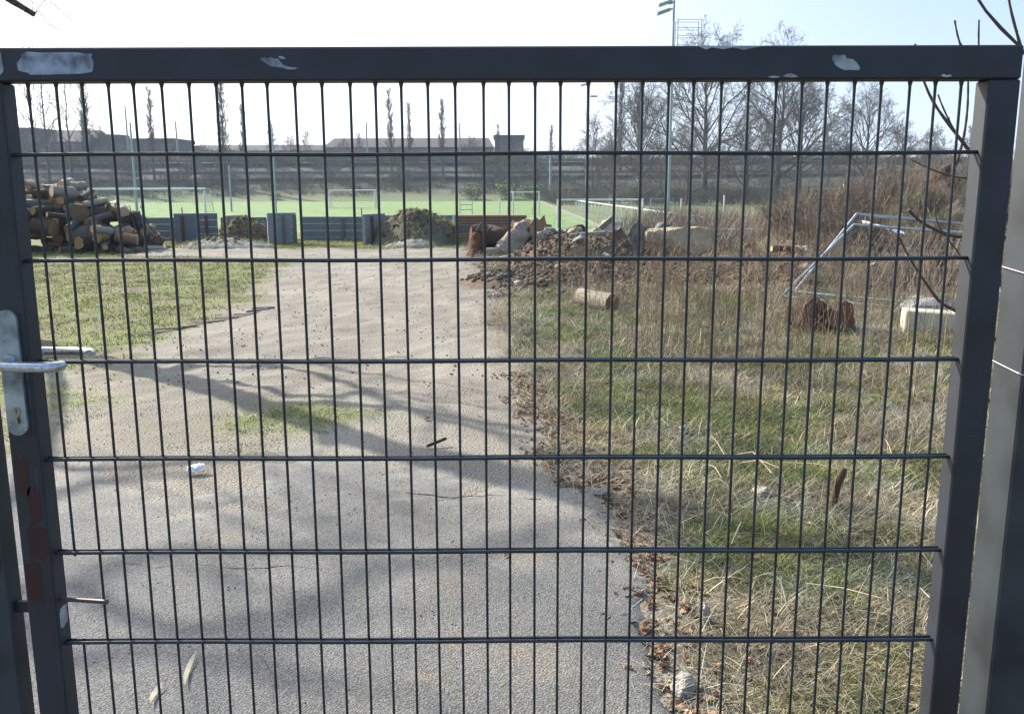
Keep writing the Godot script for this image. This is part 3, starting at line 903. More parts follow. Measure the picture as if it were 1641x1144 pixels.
func leaf_ball(sd: int, n: int) -> ArrayMesh:
	var g := RandomNumberGenerator.new()
	g.seed = sd
	var v := PackedVector3Array()
	var c := PackedColorArray()
	for i in n:
		var dir := Vector3(g.randfn(0, 1), g.randfn(0, 1), g.randfn(0, 1)).normalized()
		var p := Vector3(0, 0.75, 0) + dir * Vector3(0.7, 0.72, 0.7) * pow(g.randf(), 0.4)
		var b := Basis(Vector3(g.randfn(0, 1), g.randfn(0, 1), g.randfn(0, 1)).normalized(), g.randf() * TAU)
		var s := g.randf_range(0.03, 0.075)
		var q := [p + b * Vector3(-s, 0, -s), p + b * Vector3(s, 0, -s), p + b * Vector3(s, 0, s), p + b * Vector3(-s, 0, s)]
		for k in [0, 1, 2, 0, 2, 3]: v.append(q[k])
		var cc := Color(0.20, 0.22, 0.045).lerp(Color(0.13, 0.17, 0.04), g.randf())
		for k in 6: c.append(cc)
	return raw(v, c)

# ---------------------------------------------------------------- buildings on the horizon
func building(label: String, x0: float, x1: float, d: float, base: float, eave: float, ridge: float, depth: float, flat: bool, cols: int, rows: int, m: Material) -> Node3D:
	var t := thing("building", label, "building", Vector3((x0 + x1) / 2, base, -d))
	var w := x1 - x0
	var st := begin()
	bx(st, Vector3(0, (eave - base) / 2, -depth / 2), Vector3(w, eave - base, depth))
	var wall := put("wall", done(st), m, t)
	st = begin()
	if flat:
		bx(st, Vector3(0, (ridge + eave) / 2 - base, -depth / 2), Vector3(w + 0.6, ridge - eave, depth + 0.6))
	else:
		var e := eave - base
		var r := ridge - base
		var a := Vector3(-w / 2 - 0.4, e, 0.5); var b := Vector3(w / 2 + 0.4, e, 0.5)
		var c := Vector3(w / 2 + 0.4, e, -depth - 0.5); var f := Vector3(-w / 2 - 0.4, e, -depth - 0.5)
		var g := Vector3(-w / 2 + 1.0, r, -depth / 2); var h := Vector3(w / 2 - 1.0, r, -depth / 2)
		quad(st, a, b, h, g); quad(st, c, f, g, h); tri(st, b, c, h); tri(st, f, a, g); quad(st, f, c, b, a)
	put("roof", done(st), M.roof, t)
	var ww := w / cols * 0.45
	var hh := (eave - base) / rows * 0.5
	var win := box_mesh(Vector3(ww, hh, 0.2))
	var pane := box_mesh(Vector3(ww * 0.84, hh * 0.84, 0.05))
	for i in cols:
		for j in rows:
			var o := put("window", win, M.wall_pale if m != M.wall_pale else M.wall, t, Transform3D(Basis.IDENTITY, Vector3(-w / 2 + (i + 0.5) * w / cols, (j + 0.55) * (eave - base) / rows, 0.05)))
			put("pane", pane, M.pane, o, Transform3D(Basis.IDENTITY, Vector3(0, 0, 0.1)))
	return t

func build_buildings() -> void:
	var d := 228.0
	var X := func(px: float) -> float: return (px - 820.0) * d / 1477.0
	var Y := func(py: float) -> float: return 1.6 + (293.0 - py) * d * 0.982 / 1450.0
	var base := 2.5
	building("tall dark flat-roofed block at the far left beside the stile", X.call(-40), X.call(66), d, base, Y.call(212), Y.call(205), 14, true, 8, 3, M.wall)
	building("dark gabled house right of the tall left block", X.call(68), X.call(152), d + 3, base, Y.call(226), Y.call(206), 12, false, 6, 3, M.wall)
	var b := building("long dark building with a low flat roof, above the left yard", X.call(156), X.call(286), d, base, Y.call(228), Y.call(222), 14, true, 10, 3, M.wall)
	var st := begin()
	bx(st, Vector3(-7.0, Y.call(220) - base, -6), Vector3(5.0, 1.6, 6))
	put("roof_hut", done(st), M.roof, b)
	building("low hip-roofed building with two rows of windows, above the bay walls", X.call(282), X.call(536), d + 8, base, Y.call(240), Y.call(229), 13, false, 20, 2, M.wall)
	building("long brown-roofed building in the centre of the horizon", X.call(530), X.call(792), d - 4, base, Y.call(238), Y.call(222), 14, false, 22, 2, M.wall)
	building("dark square block at the right end of the horizon buildings", X.call(797), X.call(840), d - 14, base, Y.call(228), Y.call(223), 10, true, 3, 2, M.wall)

# ---------------------------------------------------------------- sports ground
func net(st_v: PackedVector3Array, a: Vector3, b: Vector3, c: Vector3, e: Vector3, nx: int, ny: int, r: float) -> void:   # a..b top, e..c bottom
	for i in nx + 1:
		var t := float(i) / nx
		stick(st_v, a.lerp(b, t), e.lerp(c, t), r, r)
	for j in ny + 1:
		var t := float(j) / ny
		stick(st_v, a.lerp(e, t), b.lerp(c, t), r, r)

func goal(label: String, x: float, d: float, turn: float, w: float, h: float, depth: float, frame: Material, netm: Material, y := -1.15, r := 0.06) -> void:
	var t := thing("football_goal", label, "goal", Vector3(x, y, -d), turn)
	put("crossbar", tube_mesh([Vector3(-w / 2 - r, h, 0), Vector3(w / 2 + r, h, 0)], r, 8), frame, t)
	for s in [-1.0, 1.0]:
		put("goal_post", tube_mesh([Vector3(s * w / 2, 0, 0), Vector3(s * w / 2, h - r, 0)], r, 8), frame, t)
		put("stay", tube_mesh([Vector3(s * w / 2, h, -r), Vector3(s * w / 2, h, -depth * 0.5), Vector3(s * w / 2, 0.05, -depth)], r * 0.5, 6), frame, t)
	put("ground_bar", tube_mesh([Vector3(-w / 2, 0.05, -depth), Vector3(w / 2, 0.05, -depth)], r * 0.5, 6), frame, t)
	var v := PackedVector3Array()
	var a := Vector3(-w / 2, h, -0.05); var b := Vector3(w / 2, h, -0.05)
	var a2 := Vector3(-w / 2, h, -depth * 0.5); var b2 := Vector3(w / 2, h, -depth * 0.5)
	var a3 := Vector3(-w / 2, 0.05, -depth); var b3 := Vector3(w / 2, 0.05, -depth)
	net(v, a, b, b2, a2, int(w / 0.2), 5, 0.004)
	net(v, a2, b2, b3, a3, int(w / 0.2), int(h / 0.2), 0.004)
	for s in [[a, a2, a3], [b, b2, b3]]: net(v, s[0], s[1], s[2], Vector3(s[0].x, 0, -0.05), 6, int(h / 0.2), 0.004)
	put("goal_net", raw(v), netm, t)

func mast(label: String, x: float, d: float, h: float, r: float, kind: int) -> void:
	var t := thing("floodlight_mast" if kind else "lamp_pole", label, "mast", Vector3(x, -1.2, -d))
	put("pole", tube_mesh([Vector3.ZERO, Vector3(0, h * 0.5, 0), Vector3(0, h, 0)], [r, r * 0.8, r * 0.62], 10), M.mast, t)
	if kind == 2:
		var b := Basis(Vector3(0, 0, 1), 0.32)
		for i in 2:
			var st := begin()
			bx(st, Vector3(-0.75, h - 0.35 - 0.5 * i, 0.35 - 0.7 * i), Vector3(1.1, 0.22, 0.6), 0.04, b)
			bx(st, Vector3(-0.2, h - 0.3 - 0.4 * i, 0.2 - 0.4 * i), Vector3(0.5, 0.12, 0.12), 0.0, b)
			put("floodlight", done(st), M.mast, t)
		var p := put("platform", box_mesh(Vector3(2.0, 0.12, 1.3), 0.02), M.mast, t, Transform3D(Basis.IDENTITY, Vector3(1.15, h - 4.2, 0)))
		var st := begin()
		for q in [[-0.9, 0.6], [0.95, 0.6], [0.95, -0.6], [-0.9, -0.6]]: tube(st, [Vector3(q[0], 0.06, q[1]), Vector3(q[0], 2.65, q[1])], 0.035, 6)
		for y in [0.75, 1.4, 2.0, 2.6]:
			var pts := [Vector3(-0.9, y, 0.6), Vector3(0.95, y, 0.6), Vector3(0.95, y, -0.6), Vector3(-0.9, y, -0.6)]
			for i in 3: tube(st, [pts[i], pts[i + 1]], 0.024, 5)
		tube(st, [Vector3(0.3, 0.06, 0.6), Vector3(0.3, 2.0, 0.6)], 0.024, 5)
		put("cage", done(st), M.mast, p)
	elif kind == 1:
		for i in 2:
			var st := begin()
			bx(st, Vector3(-0.5 if i == 0 else 0.9, h - 0.1 - 1.6 * i, 0), Vector3(1.0, 0.22, 0.5), 0.04, Basis(Vector3(0, 0, 1), 0.2 if i == 0 else 0.0))
			put("floodlight", done(st), M.mast, t)

func build_sports() -> void:
	goal("large white football goal with green net at the left of the pitch", -22.3, 56, 0.0, 7.32, 2.44, 2.0, M.white_paint, M.net_green)
	goal("white football goal at the far side of the pitch, above the bay partition", -17.4, 101, 0.0, 5.0, 2.0, 1.5, M.white_paint, M.net_green)
	goal("small green-framed goal turned sideways at the right pitch edge", 1.4, 80, 0.5, 2.6, 2.0, 1.2, M.net_white, M.net_green, -1.2)
	goal("white portable goal on the grass behind the boulders", 5.6, 57, 0.0, 5.3, 1.75, 1.0, M.white_paint, M.net_white, -1.2, 0.05)
	mast("tall grey floodlight mast with service cage, rising above the gate's top rail", 12.93, 75, 16.9, 0.13, 2)
	mast("light grey floodlight mast in front of the far trees, left of the bare tree row", 11.1, 134, 16.6, 0.22, 1)
	mast("pale blue pole in front of the slim poplar at the far pitch edge", 6.0, 138, 9.6, 0.2, 0)
	mast("pale blue lamp pole behind the large left goal", -32.2, 79, 7.9, 0.12, 0)
	mast("thin pale pole right of the large left goal", -28.0, 92, 4.6, 0.1, 0)
	mast("thin pale pole above the bay partition", -17.9, 70, 7.2, 0.07, 0)
	# white barrier along the pitch
	var t := thing("barrier", "white tubular barrier running along the right side of the pitch", "railing", Vector3(6.6, -1.2, -92))
	var dir := Vector3(3.2, 0, 46.0)
	put("rail", tube_mesh([Vector3(0, 1.05, 0), Vector3(0, 1.05, 0) + dir], 0.05, 8), M.white_paint, t)
	var pm := tube_mesh([Vector3.ZERO, Vector3(0, 1.0, 0)], 0.04, 6)
	for i in 24: put("post", pm, M.white_paint, t, Transform3D(Basis.IDENTITY, dir * (i / 23.0)))
	# scoreboard and equipment
	t = thing("scoreboard", "red scoreboard on a dark green cabin at the far right of the pitch", "scoreboard", Vector3(9.1, -1.2, -134))
	var st := begin()
	bx(st, Vector3(0, 1.0, 0), Vector3(2.9, 1.75, 1.6), 0.03)
	put("cabin", done(st), M.green_paint, t)
	put("red_board", box_mesh(Vector3(1.7, 1.3, 0.1), 0.02), M.score, t, Transform3D(Basis.IDENTITY, Vector3(-0.55, 1.15, 0.86)))
	st = begin()
	bx(st, Vector3(0, 1.93, 0), Vector3(3.2, 0.1, 1.9))
	put("roof", done(st), M.iron, t)
	t = thing("container", "small green storage container at the edge of the right meadow", "container", Vector3(24.7, -1.2, -133))
	put("body", box_mesh(Vector3(2.2, 1.25, 1.6), 0.03), M.green_paint, t, Transform3D(Basis.IDENTITY, Vector3(0, 0.66, 0)))
	for i in 6: put("rib", box_mesh(Vector3(0.08, 1.1, 0.05)), M.green_paint, t, Transform3D(Basis.IDENTITY, Vector3(-0.95 + i * 0.38, 0.66, 0.825)))
	# little tube stands and marker posts
	for q in [[-2.9, 60, 0.8, 1.15, "grey tube stand with two shelves, behind the plank stack"], [9.7, 60, 1.0, 1.2, "pale slatted stand right of the white portable goal"]]:
		t = thing("tube_stand", q[4], "stand", Vector3(q[0], -1.2, -q[1]))
		for s in [-1.0, 1.0]: put("upright", tube_mesh([Vector3(s * q[2] / 2, 0, 0), Vector3(s * q[2] / 2, q[3] + 0.6, 0)], 0.03, 6), M.mast, t)
		for j in 4: put("slat", box_mesh(Vector3(q[2], 0.05, 0.03)), M.mast, t, Transform3D(Basis.IDENTITY, Vector3(0, 0.75 + j * 0.33, 0)))
	for q in [[14.0, 60, 1.9, "white marker post in the meadow above the sandstone block"], [11.2, 60, 1.7, "white marker post left of the meadow's dry reeds"], [21.8, 60, 2.6, "white post left of the earth mound"], [23.9, 60, 3.1, "thin white post above the earth mound's left slope"], [29.3, 60, 2.9, "white post right of the root stump on the mound"], [-0.7, 60, 1.9, "pale post in front of the pitch, right of the plank stack"]]:
		t = thing("marker_post", q[3], "post", Vector3(q[0], -1.2, -q[1]))
		put("shaft", tube_mesh([Vector3.ZERO, Vector3(0, q[2], 0)], 0.05, 6), M.white_paint, t)
		put("cap", tube_mesh([Vector3(0, q[2], 0), Vector3(0, q[2] + 0.06, 0)], 0.06, 6), M.white_paint, t)
	t = thing("pipe_frame", "pale pipe frame standing in the dry reeds left of the earth mound", "frame", Vector3(13.7, -1.2, -40))
	for x in [-0.6, 0.35]: put("upright", tube_mesh([Vector3(x, 0, 0), Vector3(x, 2.5, 0)], 0.02, 6), M.mast, t)
	for y in [2.3, 2.5]: put("cross_pipe", tube_mesh([Vector3(-0.6, y, 0), Vector3(0.6, y, 0)], 0.02, 6), M.mast, t)
	for q in [[-14.7, 41], [-16.3, 52], [-4.2, 41], [-6.5, 40]]:
		t = thing("fence_stake", "thin grey stake at the near edge of the pitch", "stake", Vector3(q[0], -1.2, -q[1]), 0.0, "stakes along the near pitch edge")
		put("shaft", tube_mesh([Vector3.ZERO, Vector3(0, 1.75, 0)], 0.025, 6), M.iron, t)

# ---------------------------------------------------------------- storage bays, planks
func bay_wall(label: String, a: Vector2, b: Vector2, h: float, m: Material, posts: Array, boards := 4) -> void:
	var mid := (a + b) / 2
	var len := a.distance_to(b)
	var t := thing("bay_wall", label, "wall", Vector3(mid.x, 0, -mid.y), atan2(b.y - a.y, b.x - a.x))
	var bh := (h + 0.1) / boards
	for j in boards:
		put("board", box_mesh(Vector3(len - 0.01 * (j % 2), bh - 0.008, 0.1), 0.006), m, t, Transform3D(Basis(Vector3.UP, 0.002 * (j % 3)), Vector3(0, -0.1 + bh * (j + 0.5), 0.006 * (j % 2))))
	for p in posts:
		put("post", box_mesh(Vector3(0.07, h - 0.03, 0.06), 0.005), M.rust if p[1] else M.iron, t, Transform3D(Basis.IDENTITY, Vector3((p[0] - 0.5) * len, h / 2 - 0.05, 0.085)))

func build_bays() -> void:
	bay_wall("low dark grey board wall beside the log pile", Vector2(-10.9, 26.0), Vector2(-8.9, 26.1), 0.66, M.board, [[0.9, false]])
	bay_wall("grey board wall with two rusty posts, front of the left bay", Vector2(-9.05, 24.6), Vector2(-7.95, 24.8), 0.82, M.board, [[0.2, true], [0.75, true]], 5)
	bay_wall("narrow dark wall piece right of the rusty posts", Vector2(-7.85, 25.2), Vector2(-7.45, 25.7), 0.74, M.board_pale, [])
	bay_wall("dark back wall of the left storage bay", Vector2(-8.3, 26.2), Vector2(-6.3, 26.2), 0.66, M.board, [[0.3, false]])
	bay_wall("pale grey partition wall between the storage bays", Vector2(-6.42, 24.1), Vector2(-5.75, 24.45), 0.84, M.board_pale, [[0.55, false], [0.95, false]], 5)
	bay_wall("long bluish grey back wall of the middle storage bay", Vector2(-5.95, 25.9), Vector2(-3.9, 25.8), 0.68, M.board, [[0.6, false]])
	bay_wall("short dark partition left of the large dirt pile", Vector2(-3.88, 24.1), Vector2(-3.45, 24.9), 0.80, M.board_pale, [[0.3, true]], 5)
	bay_wall("back wall behind the large dirt pile", Vector2(-3.9, 26.2), Vector2(-1.3, 26.2), 0.70, M.board, [[0.5, false]])
	# stacked planks
	var g := RandomNumberGenerator.new()
	g.seed = 81
	for j in 10:
		for k in 2:
			var l := 1.84 + g.randf_range(-0.04, 0.04)
			var m: Material = M.plank_grey if j in [4, 5] else M.plank_pale if j < 4 else M.plank
			var lab: String = "%s plank in the %s row of the plank stack, %s" % ["brown" if j > 5 else "weathered grey" if j > 3 else "pale brown", "front" if k == 0 else "rear", ["lowest", "second from the bottom", "third from the bottom", "fourth from the bottom", "fifth from the bottom", "fifth from the top", "fourth from the top", "third from the top", "second from the top", "topmost"][j]]
			var o := put("plank", box_mesh(Vector3(l, 0.062, 0.42), 0.004), m, null, Transform3D(Basis(Vector3.UP, g.randf_range(-0.02, 0.02)), Vector3(-0.5 + g.randf_range(-0.03, 0.03), 0.06 + j * 0.074, -24.4 - k * 0.46)))
			tag(o, lab, "plank", "planks of the plank stack")
	var o2 := put("marker_board", box_mesh(Vector3(0.05, 0.26, 0.02), 0.002), M.white_paint, null, Transform3D(Basis.IDENTITY, Vector3(-1.5, 0.66, -24.1)))
	tag(o2, "small white board on the left end of the plank stack", "board")
	for j in 3:
		o2 = put("batten", box_mesh(Vector3(0.06, 0.08, 0.95), 0.004), M.plank, null, Transform3D(Basis.IDENTITY, Vector3(-1.2 + j * 0.7, -0.015, -24.62)))
		tag(o2, "short batten under the plank stack", "batten", "battens under the plank stack")

# ---------------------------------------------------------------- log pile
func build_logs() -> void:
	var g := RandomNumberGenerator.new()
	g.seed = 90
	var kinds := []
	for i in 12:
		var r: float = [0.06, 0.09, 0.12, 0.15, 0.21, 0.07, 0.14, 0.10, 0.18, 0.10, 0.13, 0.08][i]
		var l: float = [0.5, 0.6, 0.42, 0.45, 0.36, 0.9, 0.55, 0.36, 0.5, 0.45, 0.5, 0.6][i]
		kinds.append([log_meshes(200 + i, l, r, 16 if i < 9 else [3, 4, 3][i - 9], 0.2), l, r])
	var hm := {}
	var placed := 0
	for n in 520:
		var x := g.randf_range(-13.2, -8.75)
		var d := g.randf_range(21.3, 24.0)
		var cap := 1.55 * pow(smoothstep(-8.5, -10.8, x), 0.8) * (1.0 - 0.5 * absf(d - 22.7) / 1.4)
		var ki := g.randi() % 12
		var K: Array = kinds[ki]
		var yaw := PI / 2 + g.randf_range(-0.85, 0.85) if g.randf() < 0.72 else g.randf_range(-0.9, 0.9)
		var ax := Vector2(cos(yaw), -sin(yaw))
		var base := -0.05
		for s in [-0.4, -0.2, 0.0, 0.2, 0.4]:
			var c := Vector2i(((Vector2(x, -d) + ax * s * K[1]) / 0.18).round())
			base = maxf(base, hm.get(c, -0.04))
		if base + K[2] * 2 > cap + 0.25 or base > cap: continue
		var y: float = base + K[2] * 0.86
		for s in [-0.5, -0.35, -0.2, 0.0, 0.2, 0.35, 0.5]:
			for o in [-1, 0, 1]:
				var c := Vector2i(((Vector2(x, -d) + ax * s * K[1] + Vector2(-ax.y, ax.x) * o * K[2] * 0.6) / 0.18).round())
				hm[c] = maxf(hm.get(c, -0.04), base + K[2] * (1.6 if o == 0 else 1.25))
		placed += 1
		var tone := g.randi() % 6
		var bark: Material = [M.cut_dull, M.bark_pale, M.cut_dull][tone % 3] if ki > 8 else [M.bark, M.bark, M.bark_grey, M.bark, M.bark_grey, M.bark_pale][tone]
		var lab := "%s %s %s, %s of the log pile%s" % ["split" if ki > 8 else "thick" if K[2] > 0.13 else "slim", "long" if K[1] > 0.5 else "short", ["brown wood wedge", "pale wood wedge", "brown wood wedge"][tone % 3] if ki > 8 else ["dark log with orange ends", "dark log with orange ends", "grey-barked log", "dark log with orange ends", "grey-barked log", "pale barkless log"][tone], "bottom" if y < 0.35 else "middle layer" if y < 0.85 else "top", "" if x > -9.9 else ", middle" if x > -10.9 else ", left part"]
		lab += ", back" if d > 22.6 else ""
		var t := thing("log", lab, "log", Vector3(x, y, -d), 0, "logs of the log pile")
		t.basis = Basis(Vector3.UP, yaw) * Basis(Vector3(0, 0, 1), g.randf_range(-0.22, 0.22)) * Basis(Vector3.RIGHT, g.randf() * TAU)
		put("bark", K[0][0], bark, t)
		for e in [1, 2]: put("cut_face", K[0][e], M.cut if tone in [0, 1, 3] else M.cut_dull if tone != 5 else M.cut_pale, t)
	# split pieces and sticks leaning out of the pile
	for i in 5:
		var x: float = -9.35 + i * 0.17
		var o := put("leaning_stick", tube_mesh([Vector3.ZERO, Vector3(-0.12 - 0.05 * i, 0.3, -0.1), Vector3(-0.22 - 0.08 * i, 0.55 + 0.12 * ((i * 2) % 3), -0.22)], [0.022, 0.018, 0.01], 6), M.bark_grey, null, Transform3D(Basis.IDENTITY, Vector3(x, 0.28, -22.6)))
		tag(o, "thin grey stick leaning out of the log pile's right end", "stick", "sticks at the log pile")

func one_log(label: String, c: Vector3, yaw: float, pitch: float, len: float, r: float, bark: Material, cut: Material, sd: int, rough := 0.12) -> void:
	var ms := log_meshes(sd, len, r, 18, rough)
	var t := thing("log", label, "log", c)
	t.basis = Basis(Vector3.UP, yaw) * Basis(Vector3(0, 0, 1), pitch)
	put("bark", ms[0], bark, t)
	put("cut_face", ms[1], cut, t)
	put("cut_face", ms[2], cut, t)

func rock(label: String, c: Vector3, s: Vector3, m: Material, sd: int, yaw := 0.0, tilt := 0.0, rough := 0.26, facets := 12, cells := 14, boxy := 0.35) -> void:
	var o := put("boulder", rock_mesh(sd, s, rough, cells, facets, boxy), m, null, Transform3D(Basis(Vector3.UP, yaw) * Basis(Vector3(0, 0, 1), tilt), c))
	tag(o, label, "rock")

func build_centre() -> void:
	# felled trunk pieces left of the soil heap
	one_log("dark felled log lying left of the soil heap, its torn end to the left", Vector3(-0.42, 0.36, -20.4), 0.15, -0.05, 0.95, 0.27, M.bark, M.rot, 301, 0.25)
	one_log("upright reddish stump end standing left of the dark felled log", Vector3(-0.72, 0.24, -20.1), 0.3, 1.35, 0.55, 0.17, M.rot, M.cut, 302, 0.3)
	one_log("thick pale-barked log leaning against the soil heap", Vector3(0.12, 0.34, -19.9), 0.5, 0.75, 0.85, 0.22, M.bark_pale, M.cut, 303, 0.4)
	one_log("big round brown log with orange cut end right of the pale leaning log", Vector3(0.42, 0.42, -20.3), -0.75, 0.1, 0.7, 0.33, M.rot, M.cut, 304, 0.3)
	one_log("short pale log lying in front of the dark felled log", Vector3(-0.3, 0.12, -19.7), 0.1, 0.0, 0.5, 0.1, M.bark_pale, M.cut_pale, 305)
	one_log("thin pale split log in front of the leaning log", Vector3(0.02, 0.1, -18.6), 0.5, 0.2, 0.7, 0.07, M.bark_pale, M.cut_pale, 306)
	one_log("short pale log at the left foot of the soil heap", Vector3(-0.35, 0.06, -18.3), -0.1, 0.0, 0.42, 0.07, M.bark_pale, M.cut_pale, 307)
	for i in 3:
		var o := put("broken_branch", tube_mesh([Vector3(0, 0, 0), Vector3(0.07, 0.18, 0.02), Vector3(0.15, 0.34 - 0.05 * i, 0.05)], [0.04, 0.03, 0.016], 6), M.bark_grey, null, Transform3D(Basis.IDENTITY, Vector3(-0.78 + 0.12 * i, 0.42, -20.15)))
		tag(o, "broken branch stub sticking up from the felled log", "branch", "branch stubs on the felled log")
	# boulders
	rock("dark brown rounded boulder at the foot of the broken timber", Vector3(1.86, 0.30, -18.0), Vector3(0.27, 0.26, 0.3), M.rock_dark, 311, 0.3, 0, 0.35)
	rock("pale grey upright boulder behind the broken timber", Vector3(2.02, 0.52, -18.7), Vector3(0.24, 0.34, 0.3), M.rock_pale, 312, 0.8, 0.2, 0.35)
	rock("large dark grey boulder, tallest of the boulder group", Vector3(2.62, 0.44, -18.6), Vector3(0.38, 0.42, 0.36), M.rock_grey, 313, 0.5, -0.4, 0.2, 7, 18, 0.6)
	rock("orange-brown boulder wedged left of the large dark grey one", Vector3(2.22, 0.36, -18.4), Vector3(0.22, 0.34, 0.25), M.rock_brown, 314, 1.2, 0.5, 0.35)
	rock("big flat sandstone block right of the boulder group", Vector3(3.44, 0.30, -18.4), Vector3(0.70, 0.40, 0.42), M.sandstone, 315, -0.2, 0.04, 0.13, 5, 20, 0.85)
	rock("small brown rock with a pale top on the near slope of the soil heap", Vector3(1.12, 0.36, -15.2), Vector3(0.2, 0.19, 0.2), M.rock_brown, 316, 0.2, 0.0, 0.3)
	rock("small pale rock at the right foot of the boulder group", Vector3(2.05, 0.12, -16.6), Vector3(0.2, 0.09, 0.14), M.rock_pale, 317, 0.7, 0.2, 0.3)
	rock("grey stone lying on the concrete beam", Vector3(3.5, 0.62, -21.0), Vector3(0.19, 0.12, 0.15), M.rock_grey, 318, 0.1, 0.0, 0.3)
	rock("dark stone behind the boulder group, left of the concrete beam", Vector3(3.05, 0.45, -20.6), Vector3(0.22, 0.17, 0.2), M.rock_dark, 319, 0.4, 0.0, 0.3)
	rock("broken concrete lump at the back of the soil heap", Vector3(1.25, 0.72, -17.4), Vector3(0.22, 0.1, 0.16), M.rock_dark, 320, 0.4, 0.1, 0.4)
	rock("pale concrete chunk on top of the soil heap", Vector3(1.62, 0.66, -17.6), Vector3(0.19, 0.08, 0.14), M.rock_pale, 321, 0.9, 0.2, 0.4)
	var st := begin()
	bx(st, Vector3.ZERO, Vector3(0.11, 0.62, 0.06), 0.006)
	var o2 := put("broken_timber", done(st), M.bark_pale, null, Transform3D(Basis(Vector3(0, 0, 1), -0.86) * Basis(Vector3.UP, 0.4), Vector3(1.78, 0.73, -17.9)))
	tag(o2, "pale broken timber leaning up against the boulders", "timber")
	st = begin()
	bx(st, Vector3.ZERO, Vector3(2.7, 0.3, 0.22), 0.012)
	o2 = put("concrete_beam", done(st), M.concrete, null, Transform3D(Basis(Vector3.UP, 0.03), Vector3(4.55, 0.38, -21.2)))
	tag(o2, "long grey concrete beam lying behind the sandstone block", "beam")
	st = begin()
	bx(st, Vector3.ZERO, Vector3(2.3, 0.26, 0.3), 0.012)
	o2 = put("concrete_beam", done(st), M.concrete, null, Transform3D(Basis(Vector3.UP, -0.05), Vector3(4.5, 0.1, -21.1)))
	tag(o2, "lower concrete beam carrying the long grey one", "beam")
	one_log("pale short log lying in the weeds in front of the soil heap", Vector3(1.08, 0.13, -11.4), -0.95, -0.03, 0.62, 0.12, M.bark_pale, M.cut_dull, 331)
	one_log("rust-brown rotten log round standing on edge, left one of two", Vector3(3.20, 0.17, -9.65), -1.1, 0.0, 0.2, 0.19, M.bark, M.rot_face, 332, 0.25)
	one_log("rust-brown rotten log round standing on edge, right one of two", Vector3(3.5, 0.155, -9.6), -0.95, 0.05, 0.2, 0.18, M.bark, M.rot_face, 333, 0.25)

# ---------------------------------------------------------------- fallen fence panels
func panel(label: String, a: Vector3, b: Vector3, c: Vector3, e: Vector3, sag: float) -> void:   # a, b top left and right; e, c bottom left and right
	var t := thing("construction_fence", label, "fence panel", e)
	var f := func(u: float, v: float) -> Vector3:
		return a.lerp(b, u).lerp(e.lerp(c, u), v) - e + Vector3(0, -sag * sin(u * PI) * sin(v * PI), 0.03 * sin(u * 7.0))
	for k in [[0, 0, 1, 0], [0, 1, 1, 1], [0, 0, 0, 1], [1, 0, 1, 1]]:
		var pts := []
		for i in 9: pts.append(f.call(lerpf(k[0], k[2], i / 8.0), lerpf(k[1], k[3], i / 8.0)))
		put("tube", tube_mesh(pts, 0.021, 10), M.galv, t)
	var v := PackedVector3Array()
	for i in range(1, 22):
		for j in 8: stick(v, f.call(i / 22.0, j / 8.0), f.call(i / 22.0, (j + 1) / 8.0), 0.001, 0.001)
	for i in range(1, 11):
		for j in 14: stick(v, f.call(j / 14.0, i / 11.0), f.call((j + 1) / 14.0, i / 11.0), 0.0017, 0.0017)
	put("wire_mesh", raw(v), M.galv, t)

